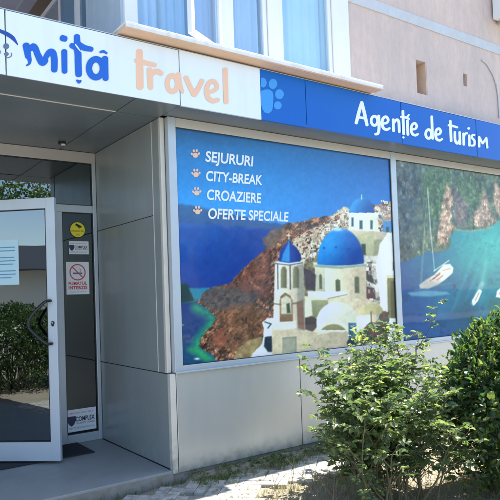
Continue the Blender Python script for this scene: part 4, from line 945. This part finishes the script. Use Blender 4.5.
# casement standing ajar in the first bay, hinged on its right
hx = posts[1][0]-.01; q = at(187.5, 33.5, 2, LZ1+.06); hd = (Vector((q.x, q.y))-Vector((hx, F0)))
cs = MB(); hl = hd.length; hdn = hd.normalized(); hA = Vector((hx, F0-.004))
cs.obox(hA, hdn, .05, .04, LZ1+.06, ZT-.02); cs.obox(hA+hdn*(hl-.05), hdn, .05, .04, LZ1+.06, ZT-.02)
cs.obox(hA+hdn*.05, hdn, hl-.1, .04, LZ1+.06, LZ1+.10); cs.obox(hA+hdn*.05, hdn, hl-.1, .04, ZT-.06, ZT-.02)
csf = part('open_casement', cs, M['pvc'], bevel=.003)
part('casement_pane', MB().obox(hA+hdn*.049, hdn, hl-.098, .005, LZ1+.10, ZT-.06, off=.018), M['window_glass'], parent=csf)
# curtains
def curtain(x0, x1, y, z0, z1, m, amp=.018, wl_=.09, seed=0):
    mb = MB(); n = int((x1-x0)/.008)+2; r = random.Random(seed); ph = r.uniform(0, 6)
    for i in range(n):
        x = x0+(x1-x0)*i/(n-1); w1 = amp*(math.sin(2*math.pi*x/wl_+ph+1.3*math.sin(x*7))+.5*math.sin(2*math.pi*x/(wl_*.43)+ph*2))
        mb.v += [(x, y+w1*1.3, z0), (x, y+w1, z1)]
    for i in range(n-1): mb.f.append((2*i, 2*i+2, 2*i+3, 2*i+1))
    return part('curtain', mb, m, smooth=True)
curtain(posts[0][1]+.01, hx-.26, -.02, LZ1+.01, ZT, M['curtain'], seed=1)
curtain(hx-.27, hx, -.015, LZ1+.01, ZT, mat('grey_blue_curtain', (.36, .41, .50), .9), seed=2)
curtain(posts[1][1], posts[2][0], -.015, LZ1+.01, ZT, M['curtain'], seed=3)
curtain(posts[2][1], posts[3][0]-.0, -.015, LZ1+.01, ZT, M['curtain_light'], amp=.009, wl_=.16, seed=4)
part('balcony_back_wall', MB().box(-.55, 2.02, .9, 1.0, 3.2, ZT+.06).box(-.55, 2.02, F0+.07, .9, 3.2, LZ1+.005).box(-.55, 2.02, F0+.07, .9, ZT+.061, ZT+.1), M['interior'])
# left return of the balcony
XRT = -.445
def ry(px): return at(px, 14, 0, XRT).y
ZR = at(52, 8, 0, XRT).z
part('frosted_panel', MB().box(XRT, XRT+.03, F0+.03, ry(86), LZ1+.007, 5.6), M['frosted'])
part('return_post', MB().box(XRT-.012, XRT+.03, ry(79.5), ry(75.5), 3.3, 5.6), M['pvc'])
part('return_pane', MB().box(XRT+.005, XRT+.03, ry(86)+.001, ry(79.5)-.001, 3.3, 5.6), mat('dark_blue_pane', (.12, .20, .28), .15))
part('return_pane', MB().box(XRT+.005, XRT+.03, ry(75.5)+.001, ry(63.5)-.001, 3.3, 5.2), mat('blue_grey_pane', (.24, .36, .46), .12))
part('return_post', MB().box(XRT-.012, XRT+.03, ry(63.5), ry(59.5), 3.3, ZR-.001), M['pvc'])
part('return_rail', MB().box(XRT-.016, XRT+.02, ry(75)+.002, 3.2, ZR, ZR+.05), M['pvc'])
part('return_pane', MB().box(XRT+.006, XRT+.03, ry(59.5)+.001, 3.2, 3.3, ZR-.001), mat('grey_pane', (.26, .29, .32), .15))
part('return_post', MB().box(XRT-.012, XRT+.02, ry(45), ry(43), 3.3, ZR-.002), M['pvc'])
part('loggia_ceiling', MB().box(-6, XRT-.02, .0, 3.6, ZR+.25, ZR+.35), M['loggia'])
for x in (XRT-.16, XRT-.46, XRT-.95): part('ceiling_seam', MB().box(x, x+.022, .0, 3.6, ZR+.24, ZR+.2495), M['pvc'])
part('loggia_back_wall', MB().box(-6, XRT, 3.6, 3.7, 3.2, 6), M['loggia'])
part('loggia_floor', MB().box(-6, XRT-.03, -.1, 3.6, 3.2, 3.3), M['loggia'])
part('upper_wall', MB().box(-6, -.47, YW, .3, 5.7, 9), M['stucco'])
part('building_body', MB().box(-6, 14, 3.75, 8, 3.1, 9).box(-6, 14, .301, 3.749, 5.7, 9), M['stucco'])
# cable and air conditioner at the upper right
cp = [at(x, y, 1, YW-.012) for x, y in ((482, 60), (486, 63), (490, 69), (494, 77), (497, 88), (498.5, 100), (499.5, 118))]
tag(MB().tube(catmull(cp, 5), .010, 6).build('wall_cable', M['band'], smooth=True), 'thin pale cable curving down the stucco wall at the right', 'cable')
ac = at(495.5, 5.5, 1, YW-.3)+Vector((.38, 0, .03))
au = empty('air_conditioner', (ac.x, ac.y, ac.z), 'white outdoor air conditioner unit on the upper stucco wall', 'air conditioner')
kid('ac_casing', MB().box(ac.x, ac.x+.8, ac.y, ac.y+.27, ac.z, ac.z+.55), M['pvc'], au); [kid('ac_bracket', MB().box(ac.x+q, ac.x+q+.03, ac.y+.02, YW-.001, ac.z-.03, ac.z-.001), M['steel'], au) for q in (.1, .65)]

# ------------------------------------------------------------------ bushes
def leafshape(mb, p, d, nrm, L, W, fold=.25):
    d = d.normalized(); s = d.cross(nrm).normalized(); n = s.cross(d).normalized(); b = len(mb.v)
    f = n*(W*fold)
    mb.v += [tuple(p), tuple(p+d*L*.30+s*W*.46+f), tuple(p+d*L*.68+s*W*.40+f), tuple(p+d*L-n*L*.12), tuple(p+d*L*.68-s*W*.40+f), tuple(p+d*L*.30-s*W*.46+f), tuple(p+d*L*.5)]
    mb.f += [(b, b+1, b+6), (b+1, b+2, b+6), (b+2, b+3, b+6), (b+3, b+4, b+6), (b+4, b+5, b+6), (b+5, b, b+6)]
def rv(r=1): return Vector((random.gauss(0, r), random.gauss(0, r), random.gauss(0, r)))
M['rose_leaf'] = leaf_mat('rose_leaves', [(.05, .085, .048), (.08, .125, .065), (.11, .16, .08), (.13, .165, .105), (.24, .27, .13)], .45)
M['hedge_leaf'] = leaf_mat('hedge_leaves', [(.022, .05, .028), (.034, .072, .034), (.05, .10, .04), (.09, .135, .045), (.16, .19, .06)], .45)
M['stem'] = mat('brown_green_stem', (.13, .11, .06), .8, noise=[(20, .6, (.08, .10, .04))])
M['dry_stem'] = mat('dry_twig', (.22, .17, .11), .85)
def rose(name, cx, cy, stems, zmax, spread, lean, label, leafn=9, dens=1.0, lsz=.034):
    e = empty(name, (cx, cy, -.02), label, 'bush'); st = MB(); lf = MB()
    def twig(p, d, L, r, lvl):
        pts = [p.copy()]; n = max(3, int(L/.07))
        for i in range(n):
            d = (d+rv(.13)+Vector((0, 0, .05 if lvl < 2 else -.02))).normalized(); pts.append(pts[-1]+d*L/n)
        rr = [r*(1-.7*i/n) for i in range(n+1)]; st.tube([tuple(q) for q in pts], rr, 5 if lvl else 6)
        for i in range(1, n+1):
            q = pts[i]; hrel = q.z/zmax
            if lvl == 0:
                if q.z > .10 and random.random() < .95:
                    a = random.uniform(0, 6.28); twig(q, (d*.6+Vector((math.cos(a), math.sin(a), .35))).normalized(), random.uniform(.14, .34), r*.45, 1)
            elif lvl == 1 and random.random() < .42:
                twig(q, (d+rv(.6)).normalized(), random.uniform(.07, .15), r*.5, 2)
            if lvl >= 1 and q.z > .06 and random.random() < .45+1.2*(q.z/zmax) or q.z > zmax*.6:
                # compound leaf: rachis with five leaflets
                if random.random() < dens*(.45+.55*min(1, hrel*1.3)):
                    a = random.uniform(0, 6.28); rd = Vector((math.cos(a), math.sin(a), random.uniform(-.25, .5))).normalized()
                    nr = (Vector((0, 0, 1))+rv(.35)).normalized(); rl = random.uniform(.05, .085)
                    st.tube([tuple(q), tuple(q+rd*rl)], [.0016, .001], 3)
                    for t, sgn in ((1, 0), (.72, 1), (.72, -1), (.4, 1), (.4, -1)):
                        s = rd.cross(nr).normalized()
                        dl = rd if sgn == 0 else (rd*.45+s*sgn).normalized()
                        leafshape(lf, q+rd*rl*t, (dl+rv(.12)), nr+rv(.22), lsz*random.uniform(.5, 1.3), lsz*.66*random.uniform(.8, 1.15))
    for k in range(stems):
        a = random.uniform(0, 6.28); rr_ = random.uniform(.0, .24)
        p = Vector((cx+rr_*math.cos(a)*1.3, cy+rr_*math.sin(a), -.03))
        d = Vector((math.cos(a)*spread*random.uniform(.4, 1.4)+lean[0], math.sin(a)*spread*random.uniform(.3, 1.1)+lean[1], 1)).normalized()
        twig(p, d, zmax*random.uniform(.72, 1.06), random.uniform(.006, .011), 0)
    kid('stems', st, M['stem'], e); kid('foliage', lf, M['rose_leaf'], e)
    return e
rose('rose_bush', .93, -1.42, 18, .90, .25, (-.04, 0), 'bushy rose shrub with small dark green leaves left of the tall hedge', lsz=.054)
random.seed(23)
rose('rose_bush', .80, -1.62, 12, .62, .42, (-.05, 0), 'low young rose shoots at the front left foot of the bigger rose shrub', lsz=.042)
random.seed(21)
rose('rose_bush', 1.30, -1.12, 13, 1.06, .20, (.0, 0), 'taller straggly rose shrub growing close beside the dark hedge', dens=.9, lsz=.046)
# hedge shrub on the right: stems and dense leaves on arching shoots
def hedge(name, cx, cy, rx, ry, h, n, label):
    e = empty(name, (cx, cy, -.02), label, 'bush'); st = MB(); lf = MB()
    for k in range(70):
        a = random.uniform(0, 6.28); r0 = random.uniform(0, .5); p = Vector((cx+rx*r0*math.cos(a), cy+ry*r0*math.sin(a), -.03))
        tip = Vector((cx+rx*math.cos(a)*random.uniform(.4, 1), cy+ry*math.sin(a)*random.uniform(.4, 1), h*random.uniform(.5, .97)))
        m1 = p.lerp(tip, .5)+Vector((0, 0, h*.12))+rv(.03); st.tube([tuple(p), tuple(m1), tuple(tip)], [.009, .006, .002], 5)
    lumps = [(random.uniform(0, 6.28), random.uniform(.1, 1), random.uniform(.8, 1.14)) for _ in range(26)]
    for i in range(n):
        a = random.uniform(0, 6.28); t = random.random()**.6; z = h*t
        prof = (1-max(0, (t-.62)/.38)**2.2)**.5 if t > .62 else 1-.12*(1-t/.62)
        lump = 1+.13*math.sin(a*5+z*6)+.11*math.sin(a*9-z*15)+random.gauss(0, .07)
        rr_ = prof*lump*random.uniform(.72, 1.0)**.5
        if random.random() < .2: rr_ *= random.uniform(.3, .9)
        p = Vector((cx+rx*rr_*math.cos(a), cy+ry*rr_*math.sin(a), z*(1+.05*math.sin(a*3+1)+.04*math.sin(a*7))+random.gauss(0, .03)))
        if z < .05: continue
        out = Vector((math.cos(a)*ry, math.sin(a)*rx, .25+1.6*max(0, t-.6))).normalized()
        shoot = (Vector((0, 0, 1 if t > .75 else -.35))+out*.7+rv(.4)).normalized()
        for m_ in range(3):
            leafshape(lf, p+rv(.018), shoot+rv(.55), out+rv(.45), random.uniform(.028, .075), random.uniform(.018, .040))
    for k in range(130):        # loose shoots standing out of the outline
        a = random.uniform(0, 6.28); z = h*random.uniform(.55, 1.0); pr_ = .9 if z < h*.8 else .55
        p = Vector((cx+rx*pr_*math.cos(a), cy+ry*pr_*math.sin(a), z)); d = Vector((math.cos(a)*.6, math.sin(a)*.6, .9))+rv(.25)
        d.normalize(); L = random.uniform(.06, .16); st.tube([tuple(p), tuple(p+d*L)], [.003, .0015], 4)
        for q in range(7):
            leafshape(lf, p+d*L*(q/6), d*.4+rv(.7), Vector((0, 0, 1))+rv(.4), random.uniform(.03, .05), random.uniform(.02, .03))
    kid('stems', st, M['stem'], e); kid('foliage', lf, M['hedge_leaf'], e)
random.seed(5)
hedge('hedge_shrub', 1.90, -1.90, .60, .44, 1.17, 4300, 'dense dark green hedge shrub with sunlit yellow green top at right edge')
# dead twigs low in the bed
tw_ = MB()
for k in range(130):
    p = Vector((random.uniform(.2, 1.9), random.uniform(-1.7, -.75), -.01)); d = (Vector((0, 0, 1))+rv(.5)).normalized(); L = random.uniform(.08, .34)
    m1 = p+d*L*.5+rv(.02); tw_.tube([tuple(p), tuple(m1), tuple(p+d*L+rv(.03))], [.003, .002, .001], 4)
tag(tw_.build('dry_twigs', M['dry_stem']), 'bare dry twigs and stalks under the rose bushes', 'twigs', kind='stuff')

# ------------------------------------------------------------------ across the street (seen in the glass)
M['cream'] = mat('cream_render', (.84, .79, .68), .9, noise=[(1, .4, (.76, .71, .61))])
M['roof_dark'] = mat('dark_roof_sheet', (.06, .07, .09), .6)
hs = empty('low_shop_building', (-24, -8, 0), 'low cream kiosk with dark overhanging roof across the forecourt', 'building')
kid('wall', MB().box(-30, -24, -24, 3, -.15, 3.0), M['cream'], hs); kid('roof', MB().box(-31, -22.6, -25, 4, 3.0, 4.1), M['roof_dark'], hs)
for y in (-20, -14, -6, -1): kid('window', MB().box(-23.995, -23.95, y, y+1.6, 1.3, 2.3), M['ink_grey'], hs)
ob = empty('apartment_block', (8, -34, 0), 'low pale two storey apartment block across the street', 'building')
kid('wall', MB().box(-4, 40, -46, -34, -.15, 6.6), M['cream'], ob)
for i in range(14):
    for j in range(2): kid('window', MB().box(-3+3*i, -1.4+3*i, -34.03, -33.98, 1+2.9*j, 2.4+2.9*j), M['ink_grey'], ob)
def tree(x, y, h, seed, label):
    random.seed(seed); e = empty('tree', (x, y, -.1), label, 'tree', 'street trees on the far pavement'); t = MB(); f = MB()
    t.tube([(x, y, -.12), (x+.1, y, h*.25), (x, y+.1, h*.5)], [.18, .14, .08], 8)
    for k in range(9):
        a = k*.7+random.random(); t.tube([(x, y, h*.35+.1*k), (x+math.cos(a)*1.2, y+math.sin(a)*1.2, h*.55+.2*k)], [.06, .02], 5)
    for i in range(5200):
        d = rv().normalized(); r = random.random()**.35; lum = 1+.18*math.sin(d.x*7+seed)+.15*math.sin(d.z*9+d.y*6)
        p = Vector((x, y, h*.66))+Vector((d.x*h*.33, d.y*h*.33, d.z*h*.34))*r*lum
        leafshape(f, p, rv(), rv(), random.uniform(.1, .2), random.uniform(.07, .12))
    kid('trunk', t, M['stem'], e); kid('crown', f, M['hedge_leaf'], e)
for i, (x, y, h, l) in enumerate(((1.2, -19, 8.2, 'leafy street tree nearest the cream kiosk'), (5.2, -19.5, 7.4, 'leafy street tree left of the apartment block'), (13, -19, 4.6, 'leafy street tree in front of the apartment block'), (20, -20, 4.6, 'leafy street tree at the far end of the apartment block'))):
    tree(x, y, h, 40+i, l)

# hedges added out of view to the left to darken the door glass reflection
random.seed(31)
for (hx_, hy_, lb) in ((-6.4, -.9, 'added unseen hedge giving the open glass door a dark low reflection'), (-6.5, -2.2, 'second added unseen hedge for the dark door reflection, further from the step')):
    hedge('hedge_shrub', hx_, hy_, .9, .9, 1.36, 4200, lb)
# low broad-leaved weeds and fallen leaves along the foot of the wall
random.seed(77)
lw = MB()
for k in range(260):
    c0 = Vector((random.uniform(.03, 3.2), -.05-abs(random.gauss(0, .11)), 0)); c0.z = .012+.03*max(0, min(1, (c0.y+.30)/.2))
    for q in range(random.randint(4, 9)):
        a = random.uniform(0, 6.28); leafshape(lw, c0+rv(.006), Vector((math.cos(a), math.sin(a), random.uniform(.1, .9))), Vector((0, 0, 1)), random.uniform(.015, .04), random.uniform(.008, .018))
o = lw.build('clover', M['weed']); tag(o, 'low broad leaved weeds hugging the foot of the beige wall panels', 'weeds', kind='stuff')
fl = MB()
for k in range(420):
    x = random.uniform(-.3, 2.6); y = random.uniform(-2.0, -.3); a = random.uniform(0, 6.28)
    leafshape(fl, Vector((x, y, .004 if y > -.72 else -.008)), Vector((math.cos(a), math.sin(a), random.uniform(-.02, .2))), Vector((random.gauss(0, .2), random.gauss(0, .2), 1)), random.uniform(.015, .035), random.uniform(.01, .018))
o = fl.build('fallen_leaves', M['straw']); tag(o, 'small dry fallen leaves scattered over pavers and soil', 'leaves', kind='stuff')
